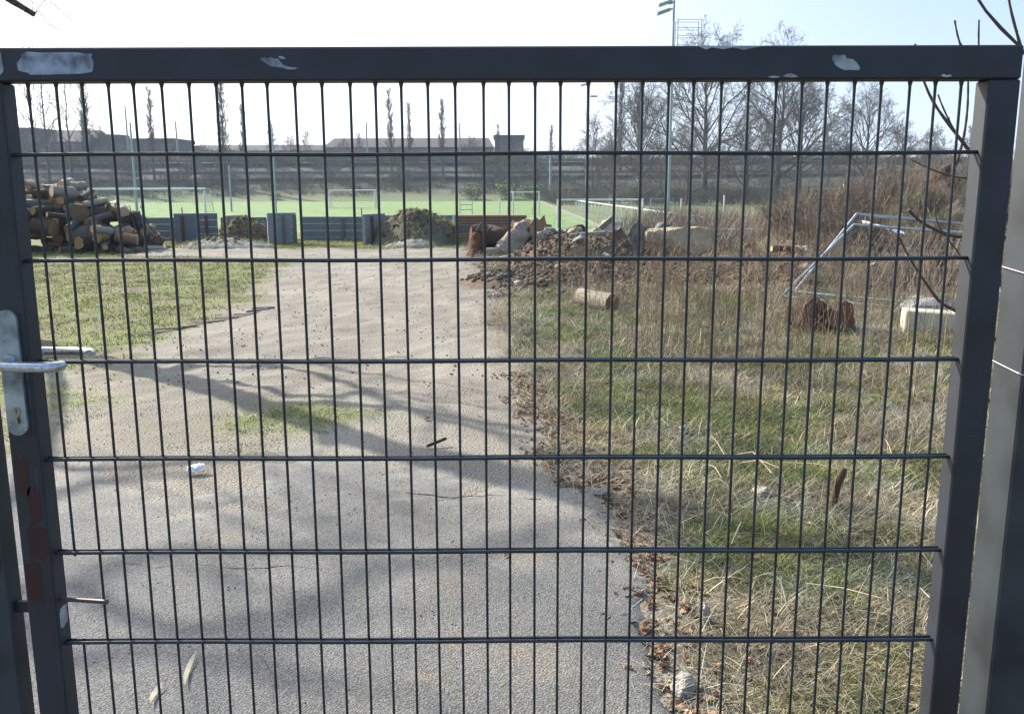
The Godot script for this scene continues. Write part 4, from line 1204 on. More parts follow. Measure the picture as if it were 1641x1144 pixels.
func build_right() -> void:
	panel("front fallen galvanised fence panel leaning on the earth mound", Vector3(4.90, 1.0, -13.0), Vector3(6.85, 0.86, -12.3), Vector3(5.75, 0.0, -10.7), Vector3(3.62, 0.1, -12.0), 0.16)
	panel("rear fallen galvanised fence panel with its corner sticking up", Vector3(5.02, 1.14, -13.25), Vector3(7.4, 0.92, -12.9), Vector3(6.1, 0.03, -11.0), Vector3(3.95, 0.1, -12.5), 0.14)
	# plastic film on the panel corner
	var g := RandomNumberGenerator.new()
	g.seed = 95
	var st := begin()
	var gr := []
	for i in 13:
		var row := []
		for j in 7: row.append(Vector3(i * 0.045 + g.randf_range(-0.012, 0.012), -i * 0.012 + g.randf_range(-0.02, 0.03) - j * 0.006, j * 0.035 + g.randf_range(-0.012, 0.012)))
		gr.append(row)
	for i in 12:
		for j in 6: quad(st, gr[i][j], gr[i][j + 1], gr[i + 1][j + 1], gr[i + 1][j])
	tag(put("plastic_film", done(st), M.film, null, Transform3D(Basis.IDENTITY, Vector3(5.05, 1.05, -13.12))), "crumpled white plastic film draped over the raised panel corner", "plastic sheet")
	var o := put("foam_block", box_mesh(Vector3(0.62, 0.27, 0.3), 0.012), M.foam, null, Transform3D(Basis(Vector3.UP, -0.25) * Basis(Vector3(0, 0, 1), -0.04), Vector3(4.5, 0.12, -9.5)))
	tag(o, "cream foam block lying below the fence panels near the right stile", "block")
	rock("grey concrete slab chunk behind the cream foam block", Vector3(4.75, 0.22, -10.1), Vector3(0.36, 0.1, 0.2), M.concrete, 341, 0.1, 0.05, 0.2, 8)
	rock("small white plaster lump right of the rotten log rounds", Vector3(3.72, 0.12, -9.9), Vector3(0.06, 0.06, 0.05), M.film, 342, 0.1, 0.05, 0.3, 5, 8)
	rock("grey weathered slab at the upper left of the fallen panels", Vector3(4.78, 0.5, -14.6), Vector3(0.3, 0.09, 0.2), M.rock_pale, 343, 0.2, -0.3, 0.3, 6)
	one_log("short pale-ended log on the low earth heap", Vector3(4.35, 0.55, -14.6), 0.1, 0.0, 0.3, 0.05, M.bark, M.cut_pale, 344)
	one_log("root stump on top of the earth mound with a pale cut face", Vector3(7.55, top(7.55, 16.2) + 0.16, -16.2), 0.9, 0.25, 0.55, 0.26, M.bark, M.cut_pale, 345, 0.45)
	one_log("small pale-ended stump left of the root stump on the mound", Vector3(7.0, top(7.0, 16.4) + 0.2, -16.4), 0.9, 0.6, 0.22, 0.09, M.bark_grey, M.cut_pale, 346, 0.3)
	one_log("thin pale stick on the left shoulder of the earth mound", Vector3(6.4, top(6.4, 15.6) + 0.25, -15.6), 0.2, 0.9, 0.24, 0.02, M.bark_pale, M.cut_pale, 347)
	for i in 9:
		var x := g.randf_range(0.2, 2.0)
		var d := g.randf_range(15.4, 17.8)
		var s := g.randf_range(0.11, 0.2)
		rock(["pale broken block half sunk in the long soil heap", "tan broken block half sunk in the long soil heap", "grey concrete lump half sunk in the long soil heap"][i % 3], Vector3(x, top(x, d) + s * 0.15, -d), Vector3(s, s * 0.55, s * 0.7), [M.rock_pale, M.sandstone, M.concrete][i % 3], 420 + i, i * 1.3, 0.3, 0.2, 7, 9, 0.6)
		get_child(get_child_count() - 1).set_meta("group", "blocks sunk in the long soil heap")
	one_log("slender pale branch log lying across the top of the long soil heap", Vector3(1.35, top(1.35, 16.6) + 0.03, -16.6), 0.3, 0.06, 0.8, 0.045, M.bark_pale, M.cut_pale, 440)
	one_log("thin pale root sticking out of the soil heap's near slope", Vector3(1.9, top(1.9, 15.6) + 0.02, -15.6), -0.2, 0.1, 0.9, 0.022, M.bark_pale, M.cut_pale, 441)
	for i in 22:
		var x := g.randf_range(-0.4, 3.6)
		var d := g.randf_range(12.6, 16.5)
		var s := g.randf_range(0.035, 0.1)
		rock(["pale stone lying in the soil below the boulder group", "brown stone lying in the soil below the boulder group", "grey stone lying in the soil below the boulder group"][i % 3], Vector3(x, top(x, d) + s * 0.25, -d), Vector3(s, s * 0.6, s * 0.8), [M.rock_pale, M.rock_brown, M.rock_grey][i % 3], 370 + i, i, 0.2, 0.3, 6, 7)
		get_child(get_child_count() - 1).set_meta("group", "stones in the soil below the boulders")
	for i in 14:
		var x := g.randf_range(4.0, 6.6)
		var d := g.randf_range(10.5, 15.0)
		var s := g.randf_range(0.05, 0.13)
		rock(["small pale rubble piece on the slope under the fence panels", "small grey rubble piece on the slope under the fence panels", "small concrete crumb on the slope under the fence panels"][i % 3], Vector3(x, top(x, d) + s * 0.2, -d), Vector3(s, s * 0.6, s * 0.8), [M.rock_pale, M.rock_grey, M.concrete][i % 3], 350 + i, i, 0.2, 0.3, 6, 7)
		get_child(get_child_count() - 1).set_meta("group", "rubble pieces under the fence panels")

# ---------------------------------------------------------------- branches near the gate, and the tree that throws its shade on the drive
func branchy(called: String, lines: Array, m: Material, parent: Node, twigs: int, sd: int) -> void:
	var g := RandomNumberGenerator.new()
	g.seed = sd
	for ln in lines:
		var pts: Array = ln[0]
		var st := begin()
		var sm := []
		var rad := []
		var cv := Curve3D.new()
		for i in pts.size():
			var tan_: Vector3 = (pts[mini(i + 1, pts.size() - 1)] - pts[maxi(i - 1, 0)]) / 6.0
			cv.add_point(pts[i], -tan_, tan_)
		var n := pts.size() * 4
		for i in n:
			var t := float(i) / (n - 1)
			sm.append(cv.sample_baked(t * cv.get_baked_length(), true))
			rad.append(lerpf(ln[1], ln[2], t) * (1.0 + 0.12 * sin(i * 2.3)))
		tube(st, sm, rad, 8)
		for k in twigs:
			var i := g.randi_range(1, n - 2)
			var dir: Vector3 = (sm[i + 1] - sm[i]).normalized()
			var f := ring_frame(dir)
			var a := g.randf() * TAU
			var e: Vector3 = dir * 0.7 + (f.x * cos(a) + f.z * sin(a)) * 0.7
			var l: float = rad[i] * g.randf_range(1.6, 2.6)
			tube(st, [sm[i], sm[i] + e * l], [rad[i] * 0.5, rad[i] * 0.35], 6)
		put(called, done(st), m, parent)

func V(x: float, y: float, d: float) -> Vector3:
	return Vector3(x, y, -d)

func build_near_branches() -> void:
	var base := Vector3(2.25, 0.0, -3.6)
	var t := thing("bare_shrub", "bare leafless shrub with budding twigs behind the gate's right post", "shrub", base)
	var L := [
		[[V(2.25, 0, 3.6), V(2.3, 0.8, 3.6), V(2.2, 1.5, 3.5), V(1.9, 2.0, 3.4), V(1.84, 2.07, 3.4), V(1.77, 2.13, 3.4), V(1.69, 2.21, 3.4), V(1.6, 2.33, 3.4)], 0.015, 0.005],
		[[V(1.84, 2.07, 3.4), V(1.79, 2.2, 3.4), V(1.74, 2.4, 3.4)], 0.006, 0.003],
		[[V(2.2, 1.2, 3.5), V(1.97, 1.35, 3.5), V(1.85, 1.58, 3.5), V(1.75, 1.70, 3.5), V(1.66, 1.80, 3.5), V(1.58, 1.90, 3.5), V(1.53, 2.0, 3.5), V(1.5, 2.1, 3.5)], 0.012, 0.004],
		[[V(1.75, 1.70, 3.5), V(1.68, 1.78, 3.5), V(1.63, 1.86, 3.5), V(1.6, 1.92, 3.5)], 0.005, 0.003],
		[[V(1.69, 1.66, 3.5), V(1.71, 1.76, 3.5), V(1.715, 1.86, 3.5), V(1.71, 1.95, 3.5), V(1.70, 2.03, 3.5), V(1.67, 2.1, 3.5)], 0.006, 0.003],
		[[V(1.80, 1.62, 3.5), V(1.76, 1.8, 3.5), V(1.70, 1.98, 3.4), V(1.66, 2.09, 3.35), V(1.63, 2.15, 3.3)], 0.005, 0.003],
		[[V(1.62, 1.95, 3.3), V(1.58, 2.05, 3.3), V(1.56, 2.1, 3.3), V(1.545, 2.15, 3.3)], 0.005, 0.003],
		[[V(2.15, 1.55, 3.6), V(1.93, 1.585, 3.6), V(1.81, 1.61, 3.6), V(1.73, 1.62, 3.6), V(1.65, 1.645, 3.6), V(1.56, 1.685, 3.6)], 0.006, 0.0025],
		[[V(2.3, 1.3, 3.8), V(2.08, 1.37, 3.8), V(1.93, 1.372, 3.8), V(1.83, 1.382, 3.8), V(1.72, 1.43, 3.8), V(1.655, 1.485, 3.8)], 0.010, 0.006],
		[[V(2.25, 0.75, 3.8), V(2.11, 0.9, 3.8), V(2.02, 0.98, 3.8), V(1.89, 1.06, 3.8), V(1.82, 1.1, 3.8), V(1.76, 1.17, 3.8), V(1.70, 1.25, 3.8), V(1.66, 1.31, 3.8), V(1.62, 1.38, 3.8)], 0.010, 0.004],
		[[V(2.05, 0.98, 3.8), V(1.97, 1.14, 3.8), V(1.89, 1.29, 3.8), V(1.85, 1.34, 3.8), V(1.8, 1.4, 3.8), V(1.77, 1.46, 3.8), V(1.76, 1.55, 3.8)], 0.006, 0.002],
		[[V(2.2, 0.5, 3.6), V(2.05, 0.85, 3.6), V(1.98, 1.0, 3.6), V(1.985, 1.1, 3.6), V(1.96, 1.2, 3.6), V(1.93, 1.34, 3.6)], 0.010, 0.004],
		[[V(2.25, 0.4, 3.6), V(2.11, 0.57, 3.6), V(2.0, 0.66, 3.6), V(1.95, 0.74, 3.6), V(1.91, 0.86, 3.6)], 0.007, 0.003],
		[[V(2.25, 0.9, 3.6), V(2.1, 0.72, 3.6), V(1.99, 0.62, 3.6), V(1.93, 0.6, 3.6)], 0.005, 0.003],
		[[V(2.25, 0.0, 3.6), V(2.15, 1.0, 3.55), V(2.0, 2.2, 3.3), V(1.98, 2.6, 3.3)], 0.012, 0.004],
		[[V(2.25, 0.0, 3.6), V(2.0, 1.3, 3.55), V(1.84, 2.05, 3.3), V(1.80, 2.5, 3.3)], 0.010, 0.003],
	]
	for ln in L:
		for i in ln[0].size(): ln[0][i] -= base
	branchy("stem", L, M.bark_shrub, t, 5, 401)
	# the bare tree left of the drive: positions are set by where each limb's shade falls
	var S := func(sx: float, sd: float, h: float) -> Vector3:
		return Vector3(sx - 1.179 * h, h, -(sd + 0.99 * h)) - Vector3(-6.7, 0, -10.65)
	t = thing("bare_tree", "bare tree left of the drive whose branch tip shows at the upper left corner", "tree", Vector3(-6.7, 0, -10.65))
	var B := [
		[[S.call(-6.7, 10.65, -0.2), S.call(-5.2, 9.4, 1.25), S.call(-3.69, 8.1, 2.55), S.call(-2.44, 7.05, 3.6), S.call(-1.33, 5.92, 4.6), S.call(-0.8, 5.4, 5.1), S.call(-0.15, 5.0, 5.7), S.call(0.42, 4.4, 6.3), S.call(1.3, 3.7, 7.2), S.call(2.4, 2.8, 8.4)], 0.19, 0.09],
		[[S.call(-3.11, 7.62, 3.05), S.call(-2.3, 7.95, 3.6), S.call(-1.87, 7.79, 4.2), S.call(-1.34, 7.25, 4.8), S.call(-0.82, 6.45, 5.4), S.call(-0.52, 6.05, 5.8), S.call(0.2, 5.5, 6.5)], 0.075, 0.03],
		[[S.call(-1.95, 6.52, 4.05), S.call(-1.48, 6.5, 4.5), S.call(-1.01, 6.42, 4.9), S.call(-0.53, 6.2, 5.4), S.call(0.12, 5.78, 6.0), S.call(0.9, 5.3, 6.8)], 0.06, 0.03],
		[[S.call(-3.3, 7.9, 2.9), S.call(-2.8, 8.15, 3.3), S.call(-2.1, 8.2, 3.9), S.call(-1.4, 8.3, 4.6), S.call(-0.7, 8.2, 5.3)], 0.055, 0.02],
		[[S.call(-2.7, 7.3, 3.35), S.call(-2.2, 7.2, 3.7), S.call(-1.7, 6.75, 4.1), S.call(-1.2, 6.75, 4.6), S.call(-0.8, 6.9, 5.1)], 0.045, 0.015],
		[[S.call(-1.0, 5.62, 4.9), S.call(-0.6, 5.15, 5.5), S.call(-0.1, 4.75, 6.1), S.call(0.3, 4.4, 6.6), S.call(0.7, 3.9, 7.2)], 0.10, 0.06],
		[[S.call(-0.5, 5.2, 5.4), S.call(0.0, 4.95, 6.0), S.call(0.4, 4.55, 6.6), S.call(0.9, 4.2, 7.3)], 0.08, 0.05],
		[[S.call(-4.6, 8.85, 1.8), S.call(-3.6, 7.0, 3.6), S.call(-2.7, 5.1, 5.6), S.call(-2.29, 4.98, 6.0), S.call(-1.97, 5.05, 6.4), S.call(-1.4, 5.2, 7.0)], 0.08, 0.03],
		[[S.call(-3.1, 6.0, 4.6), S.call(-2.5, 4.4, 6.2), S.call(-2.15, 4.75, 6.6), S.call(-1.7, 4.9, 7.2)], 0.045, 0.02],
		[[S.call(-2.75, 5.2, 5.5), S.call(-2.3, 3.6, 6.8), S.call(-1.81, 3.35, 7.4), S.call(-1.62, 3.66, 7.8), S.call(-1.35, 3.75, 8.0), S.call(-1.05, 3.72, 8.3), S.call(-0.6, 3.9, 8.8)], 0.04, 0.025],
		[[S.call(-1.75, 3.4, 7.5), S.call(-1.2, 3.0, 7.9), S.call(-0.75, 3.2, 8.4), S.call(-0.5, 3.55, 8.7), S.call(-0.2, 3.62, 9.0), S.call(0.12, 3.93, 9.4), S.call(0.6, 4.1, 9.8)], 0.04, 0.03],
		[[S.call(-2.1, 3.45, 7.0), S.call(-1.55, 2.82, 7.8), S.call(-1.23, 2.87, 8.2), S.call(-1.0, 2.8, 8.5), S.call(-0.5, 2.6, 9.0)], 0.04, 0.025],
		[[S.call(-3.69, 8.1, 2.55), Vector3(-6.0, 3.8, -10.5) + Vector3(6.7, 0, 10.65), Vector3(-5.6, 3.66, -10.35) + Vector3(6.7, 0, 10.65), Vector3(-5.30, 3.50, -10.3) + Vector3(6.7, 0, 10.65), Vector3(-5.14, 3.40, -10.3) + Vector3(6.7, 0, 10.65)], 0.055, 0.033],
	]
	branchy("limb", B, M.trunk, t, 3, 402)
	var g := RandomNumberGenerator.new()
	g.seed = 403
	var v := PackedVector3Array()
	var q := {"wob": 0.16, "up": 0.05, "levels": 3, "kids": [0, 4, 3], "ang": 0.6, "shrink": 0.55, "rmin": 0.004}
	for b in B.slice(0, 12):
		for k in 3:
			var i := g.randi_range(b[0].size() / 2, b[0].size() - 2)
			var p: Vector3 = b[0][i].lerp(b[0][i + 1], g.randf())
			limb(v, p, Vector3(g.randf_range(-0.8, 0.5), g.randf_range(0.1, 0.9), g.randf_range(-0.7, 0.7)).normalized(), g.randf_range(0.7, 1.5), 0.018, 1, q, g)
	var tip := Vector3(-5.14, 3.40, -10.3) + Vector3(6.7, 0, 10.65)
	for e in [[Vector3(0.04, 0.05, 0), Vector3(0.12, 0.14, 0), Vector3(0.2, 0.13, 0.02), Vector3(0.32, 0.02, 0.03), Vector3(0.42, -0.08, 0.03)], [Vector3(0.05, 0.04, 0), Vector3(0.15, -0.1, 0), Vector3(0.3, -0.18, 0.03)], [Vector3(-0.02, 0.03, 0), Vector3(0.0, 0.1, 0), Vector3(-0.04, 0.22, 0)]]:
		var p := tip
		for w in e:
			stick(v, p, tip + w, 0.005, 0.004, 4)
			p = tip + w
	put("twigs", raw(v), M.twig, t)

# ---------------------------------------------------------------- ground cover
func blade_clump(sd: int, n: int, l0: float, l1: float, w: float, spread: float, lean0: float, lean1: float, pal: Array) -> ArrayMesh:
	var g := RandomNumberGenerator.new()
	g.seed = sd
	var v := PackedVector3Array()
	var c := PackedColorArray()
	for i in n:
		var a := g.randf() * TAU
		var dir := Vector3(cos(a), 0, sin(a))
		var p := Vector3(g.randfn(0, 1), 0, g.randfn(0, 1)) * spread
		var l := g.randf_range(l0, l1)
		var e := g.randf_range(lean0, lean1)
		var col: Color = pal[g.randi() % pal.size()].lerp(pal[g.randi() % pal.size()], g.randf())
		var side := dir.cross(Vector3.UP).rotated(Vector3.UP, g.randfn(0, 0.5))
		var prev := [p - side * w, p + side * w]
		var q := p
		for k in 3:
			e += g.randf_range(0.05, 0.5)
			q = q + (dir * sin(e) + Vector3.UP * cos(e)) * l / 3.0
			q.y = maxf(q.y, 0.006)
			var ww := w * (0.85 - 0.38 * k)
			var nx := [q - side * ww, q + side * ww]
			for p3 in [prev[0], prev[1], nx[1], prev[0], nx[1], nx[0]]: v.append(p3)
			for j in 6: c.append(col)
			prev = nx
	return raw(v, c)

func leaf_mesh(sd: int) -> ArrayMesh:
	var g := RandomNumberGenerator.new()
	g.seed = sd
	var v := PackedVector3Array()
	var st := 6
	var l := []
	var r := []
	var m := []
	for i in st + 1:
		var t := float(i) / st
		var w := sin(t * PI) * 0.42 * (1.0 + 0.25 * sin(t * 23.0 + sd))
		var z := t - 0.5
		var y := 0.25 * (t - 0.5) * (t - 0.5) + 0.05 * g.randf()
		m.append(Vector3(0, y, z))
		l.append(Vector3(-w, y + 0.12 + 0.12 * g.randf(), z)); r.append(Vector3(w, y + 0.1 + 0.14 * g.randf(), z))
	for i in st:
		for q in [[l, m], [m, r]]:
			for p in [q[0][i], q[1][i], q[1][i + 1], q[0][i], q[1][i + 1], q[0][i + 1]]: v.append(p)
	return raw(v)

func stem_mesh(sd: int, h: float, side: int) -> ArrayMesh:
	var g := RandomNumberGenerator.new()
	g.seed = sd
	var v := PackedVector3Array()
	var p := Vector3.ZERO
	var d := Vector3(g.randfn(0, 0.08), 1, g.randfn(0, 0.08)).normalized()
	for i in 5:
		var q := p + d * h / 5.0
		stick(v, p, q, 0.0028 * (1.0 - i * 0.13), 0.0028 * (1.0 - (i + 1) * 0.13))
		if i > 1:
			for k in side:
				var a := g.randf() * TAU
				var e := (d + Vector3(cos(a), 0.2, sin(a)) * 0.6).normalized()
				var l := h * g.randf_range(0.06, 0.2)
				stick(v, q, q + e * l, 0.0016, 0.001)
				stick(v, q + e * l, q + e * l + (e + Vector3(0, 0.6, 0)).normalized() * l * 0.5, 0.003, 0.001)
		p = q
		d = (d + Vector3(g.randfn(0, 0.07), 0, g.randfn(0, 0.07))).normalized()
	return raw(v)

func scatter(n: int, x0: float, x1: float, d0: float, d1: float, sd: int, keep: Callable, s0: float, s1: float, tilt: float, tint: Callable, lift := 0.0) -> Array:
	var g := RandomNumberGenerator.new()
	g.seed = sd
	var ts := []
	var cs := []
	for i in n:
		var d := lerpf(d0, d1, g.randf())
		var x := lerpf(x0, x1, g.randf())
		if absf(x) > 0.72 * d + 0.6: continue
		if g.randf() > keep.call(x, d): continue
		var s := g.randf_range(s0, s1)
		var b := Basis(Vector3.UP, g.randf() * TAU)
		if tilt > 0: b = Basis(Vector3(g.randfn(0, 1), 0, g.randfn(0, 1.0) + 0.01).normalized(), g.randfn(0, tilt)) * b
		ts.append(Transform3D(b.scaled(Vector3(s, s, s)), Vector3(x, top(x, d) + lift * s, -d)))
		cs.append(tint.call(g.randf(), x, d))
	return [ts, cs]

func right_of(x: float, d: float) -> float:
	return x - along(RIGHT_D, RIGHT_X, d) - 0.25 * n1.get_noise_2d(x * 12.0, d * 12.0) - 0.12 * n1.get_noise_2d(x * 45.0, d * 45.0)

func left_of(x: float, d: float) -> float:
	return along(LEFT_D, LEFT_X, d) + 0.5 * n1.get_noise_2d(x * 12.0, d * 12.0) + 0.25 * n1.get_noise_2d(x * 45.0, d * 45.0) - x

func build_cover() -> void:
	var straw := [Color(0.33, 0.275, 0.18), Color(0.22, 0.175, 0.11), Color(0.50, 0.43, 0.30), Color(0.13, 0.10, 0.06), Color(0.24, 0.20, 0.13), Color(0.17, 0.14, 0.085)]
	var greens := [Color(0.11, 0.16, 0.035), Color(0.17, 0.20, 0.045), Color(0.25, 0.25, 0.065), Color(0.085, 0.125, 0.03)]
	var mossy := [Color(0.22, 0.27, 0.04), Color(0.29, 0.31, 0.055), Color(0.16, 0.21, 0.035), Color(0.30, 0.28, 0.10)]
	var c1 := blade_clump(501, 22, 0.05, 0.20, 0.0014, 0.055, 0.7, 1.6, straw)
	var c2 := blade_clump(502, 16, 0.03, 0.11, 0.0015, 0.045, 0.4, 1.4, straw)
	var g1 := blade_clump(503, 20, 0.03, 0.10, 0.0017, 0.035, 0.1, 0.9, greens)
	var m1 := blade_clump(504, 26, 0.02, 0.06, 0.0030, 0.07, 0.1, 1.1, mossy)
	var r1 := blade_clump(505, 22, 0.5, 1.15, 0.0045, 0.16, 0.0, 0.28, [Color(0.19, 0.145, 0.10), Color(0.24, 0.19, 0.135), Color(0.14, 0.11, 0.08), Color(0.28, 0.235, 0.17)])
	var one := func(_a: float, _x: float, _d: float) -> Color: return Color(1, 1, 1)
	var vary := func(a: float, x: float, d: float) -> Color:
		var w := n2.get_noise_2d(x * 40.0 + 11.0, d * 40.0)
		return Color(1.0 + 0.3 * w, 1.0, 1.0 - 0.3 * w) * lerpf(0.4, 1.3, a * a * 0.6 + 0.4 * a) * clampf(1.0 + 0.9 * n1.get_noise_2d(x * 30.0, d * 30.0), 0.5, 1.4)
	var patchy := func(x: float, d: float) -> float: return n1.get_noise_2d(x * 14.0 + 70.0, d * 14.0)
	var bare := func(x: float, d: float) -> float: return 1.0 if d < 11.5 or x > 4.6 else lerpf(1.0, 0.06, smoothstep(0.0, 0.1, maxf(heap_h(0, x, d), maxf(heap_h(7, x, d), heap_h(8, x, d)))))
	var kr := func(x: float, d: float) -> float:
		return bare.call(x, d) * smoothstep(0.0, 0.22, right_of(x, d)) * clampf(0.56 - 1.5 * patchy.call(x, d), 0.1, 1)
	var kg := func(x: float, d: float) -> float:
		return bare.call(x, d) * smoothstep(0.12, 0.4, right_of(x, d)) * clampf(0.6 + 1.9 * patchy.call(x, d), 0.1, 1)
	var sets := [[1900, 0.2, 2.9, 2.0, 4.4, 1.0], [4000, 0.0, 4.6, 4.4, 8.0, 1.1], [6500, -0.6, 8.0, 8.0, 13.5, 1.35], [8000, -1.0, 15.0, 13.5, 27.0, 2.0]]
	for k in 2:
		var ts := []
		var cs := []
		for s in sets:
			var r := scatter(s[0], s[1], s[2], s[3], s[4], 510 + k * 7 + int(s[4]), kr, 0.7 * s[5], 1.3 * s[5], 0.15, vary, -0.004)
			ts.append_array(r[0]); cs.append_array(r[1])
		stuff("dry_grass", [c1, c2][k], M.dry, ts, cs, ["long matted straw lying over the rough ground right of the drive", "short standing straw mixed through the grass right of the drive"][k], "dry grass")
	var ts2 := []
	var cs2 := []
	for s in sets:
		var r := scatter(int(s[0] * 1.9), s[1], s[2], s[3], s[4], 540 + int(s[4]), kg, 0.6 * s[5], 1.2 * s[5], 0.1, vary, -0.004)
		ts2.append_array(r[0]); cs2.append_array(r[1])
	stuff("grass", g1, M.grass, ts2, cs2, "patches of short green grass right of the drive", "grass")
	# moss and turf on the left, and the mossy patch on the drive
	var kl := func(x: float, d: float) -> float:
		var b := n2.get_noise_2d(x * 30.0 + 300.0, d * 30.0)
		return smoothstep(0.0, 0.5, left_of(x, d)) * clampf(0.55 + 1.5 * b, 0.05, 1)
	var km := func(x: float, d: float) -> float:
		return clampf(1.1 * exp(-pow((x + 1.5) / 0.42, 2) - pow((d - 6.1) / 0.36, 2)) + 0.55 * exp(-pow((x + 3.35) / 0.4, 2) - pow((d - 6.2) / 0.9, 2)) + 0.35 * exp(-pow((x + 1.6) / 0.6, 2) - pow((d - 5.35) / 0.2, 2)) - 0.1, 0, 1)
	var ra := scatter(14000, -13.0, -2.4, 7.0, 22.5, 561, kl, 0.8, 1.9, 0.1, vary, -0.004)
	var rb := scatter(5000, -4.6, -0.4, 4.9, 8.0, 562, km, 0.4, 0.9, 0.1, vary, -0.004)
	var kb := func(x: float, d: float) -> float: return clampf(0.5 + 1.5 * n2.get_noise_2d(x * 30.0, d * 30.0), 0, 1)
	var rc := scatter(5000, -9.5, 0.6, 22.6, 26.5, 563, kb, 1.0, 2.0, 0.1, vary, -0.004)
	ra[0].append_array(rb[0]); ra[1].append_array(rb[1])
	ra[0].append_array(rc[0]); ra[1].append_array(rc[1])
	stuff("turf", m1, M.grass, ra[0], ra[1], "short yellow-green turf left of the drive and before the bays", "grass")
	# dry weed stems, reeds
	var brownish := func(a: float, _x: float, _d: float) -> Color: return Color(0.20, 0.12, 0.075).lerp(Color(0.34, 0.25, 0.16), a)
	var ks := func(x: float, d: float) -> float:
		return bare.call(x, d) * (0.12 if d > 12.5 and x < 4.4 or absf(x - 3.35) < 0.55 and d > 7.6 and d < 10.2 else 1.0) * smoothstep(0.4, 1.3, right_of(x, d)) * clampf(0.4 + 1.6 * n1.get_noise_2d(x * 8.0 + 20.0, d * 8.0), 0.05, 1) * smoothstep(4.5, 8.0, d)
	for k in 3:
		var r := scatter(3000, 0.3, 9.0, 5.5, 18.0, 570 + k, ks, 0.5, 1.1, 0.1, brownish)
		stuff("weed_stems", stem_mesh(580 + k, [0.7, 1.0, 0.55][k], [1, 2, 3][k]), M.stem, r[0], r[1], ["plain thin dry weed stems standing right of the drive", "tall branched dry weed stems standing right of the drive", "bushy short dry weed stems standing right of the drive"][k], "dry weeds")
	var kt := func(x: float, d: float) -> float:
		if x < 3.2 + 0.5 * n1.get_noise_2d(d * 10.0, 3.0): return 0.0
		return clampf(0.55 + 1.2 * n1.get_noise_2d(x * 5.0, d * 5.0), 0.1, 1) * smoothstep(3.2, 5.0, x)
	var rr := scatter(5200, 3.2, 22.0, 19.5, 32.0, 591, kt, 0.7, 1.2, 0.08, vary)
	var km2 := func(x: float, d: float) -> float: return clampf(0.45 + 1.3 * n1.get_noise_2d(x * 9.0, d * 9.0), 0.08, 1) if top(x, d) > 0.12 else 0.04
	var rs := scatter(5000, 3.6, 13.0, 11.5, 19.5, 592, km2, 0.15, 0.45, 0.35, vary)
	rr[0].append_array(rs[0]); rr[1].append_array(rs[1])
	stuff("dry_reeds", r1, M.dry, rr[0], rr[1], "tall brown dry reeds behind and over the earth mound", "reeds")
	var bushm := bush_mesh(53, 3.0, 12)
	var kbr := func(x: float, d: float) -> float: return smoothstep(0.25, 0.6, top(x, d)) * (0.08 if x > 6.2 and x < 8.1 and d < 16.5 else 1.0) if x > 4.8 else 0.0
	var rbr := scatter(420, 4.8, 12.0, 12.5, 18.5, 593, kbr, 0.12, 0.25, 0.25, func(a: float, _x: float, _d: float) -> Color: return Color(0.085, 0.07, 0.055).lerp(Color(0.20, 0.165, 0.125), a))
	stuff("brushwood", bushm, M.stem, rbr[0], rbr[1], "brown brushwood tangled over the earth mound behind the fence panels", "brushwood")
	# dark dead tuft below the sandstone block
	var rt := []
	var ct := []
	for i in 26:
		rt.append(Transform3D(Basis(Vector3.UP, i * 2.4).scaled(Vector3(0.55, 0.42, 0.55)), Vector3(2.95 + 0.22 * sin(i * 1.7), 0.05, -15.6 + 0.15 * cos(i * 2.9))))
		ct.append(Color(0.45, 0.42, 0.36))
	stuff("dead_tuft", r1, M.dry, rt, ct, "dark dead grass tuft below the sandstone block", "grass tuft")
	# leaf litter along the asphalt edge and in the grass
	var lcol := func(a: float, _x: float, _d: float) -> Color: return Color(0.20, 0.10, 0.05).lerp(Color(0.42, 0.29, 0.18), a)
	var ke := func(x: float, d: float) -> float:
		var q := right_of(x, d)
		return exp(-pow((q - 0.12) / 0.14, 2)) + 0.09 * smoothstep(0.1, 0.4, q) + (0.004 if q < 0 else 0.0)
	var rl := scatter(17000, -0.6, 2.9, 2.1, 7.5, 601, ke, 0.018, 0.05, 0.5, lcol, 0.12)
	stuff("leaf_litter", leaf_mesh(3), M.leaf, rl[0], rl[1], "brown dead leaves gathered along the right edge of the asphalt", "leaves")
	# grit and pebbles
	var pebble := rock_mesh(611, Vector3(1, 0.6, 0.85), 0.35, 5, 5)
	var pcol := func(a: float, _x: float, _d: float) -> Color: return Color(0.13, 0.12, 0.105).lerp(Color(0.48, 0.45, 0.40), a)
	var pcol2 := func(a: float, _x: float, _d: float) -> Color: return Color(0.20, 0.17, 0.14).lerp(Color(0.42, 0.38, 0.32), a)
	var kp := func(x: float, d: float) -> float: return clampf(0.5 + 1.2 * n1.get_noise_2d(x * 20.0, d * 20.0), 0.1, 1)
	var rp := scatter(5500, -2.8, 1.2, 2.1, 7.0, 612, kp, 0.0016, 0.0052, 0.4, pcol, 0.5)
	var rq := scatter(7000, -7.5, 1.0, 7.0, 21.0, 613, kp, 0.003, 0.013, 0.4, pcol2, 0.3)
	for i in rp[0].size(): rp[0][i].origin.y += 0.013 if rp[0][i].origin.z > -4.9 else 0.0
	rp[0].append_array(rq[0]); rp[1].append_array(rq[1])
	stuff("grit", pebble, M.clod, rp[0], rp[1], "loose grit and small stones scattered over the drive", "grit")
	# clods on the heaps
	var clod := rock_mesh(621, Vector3(1, 0.75, 0.9), 0.5, 6, 4)
	var dcol := func(a: float, _x: float, _d: float) -> Color: return Color(0.10, 0.066, 0.042).lerp(Color(0.28, 0.20, 0.13), a * a)
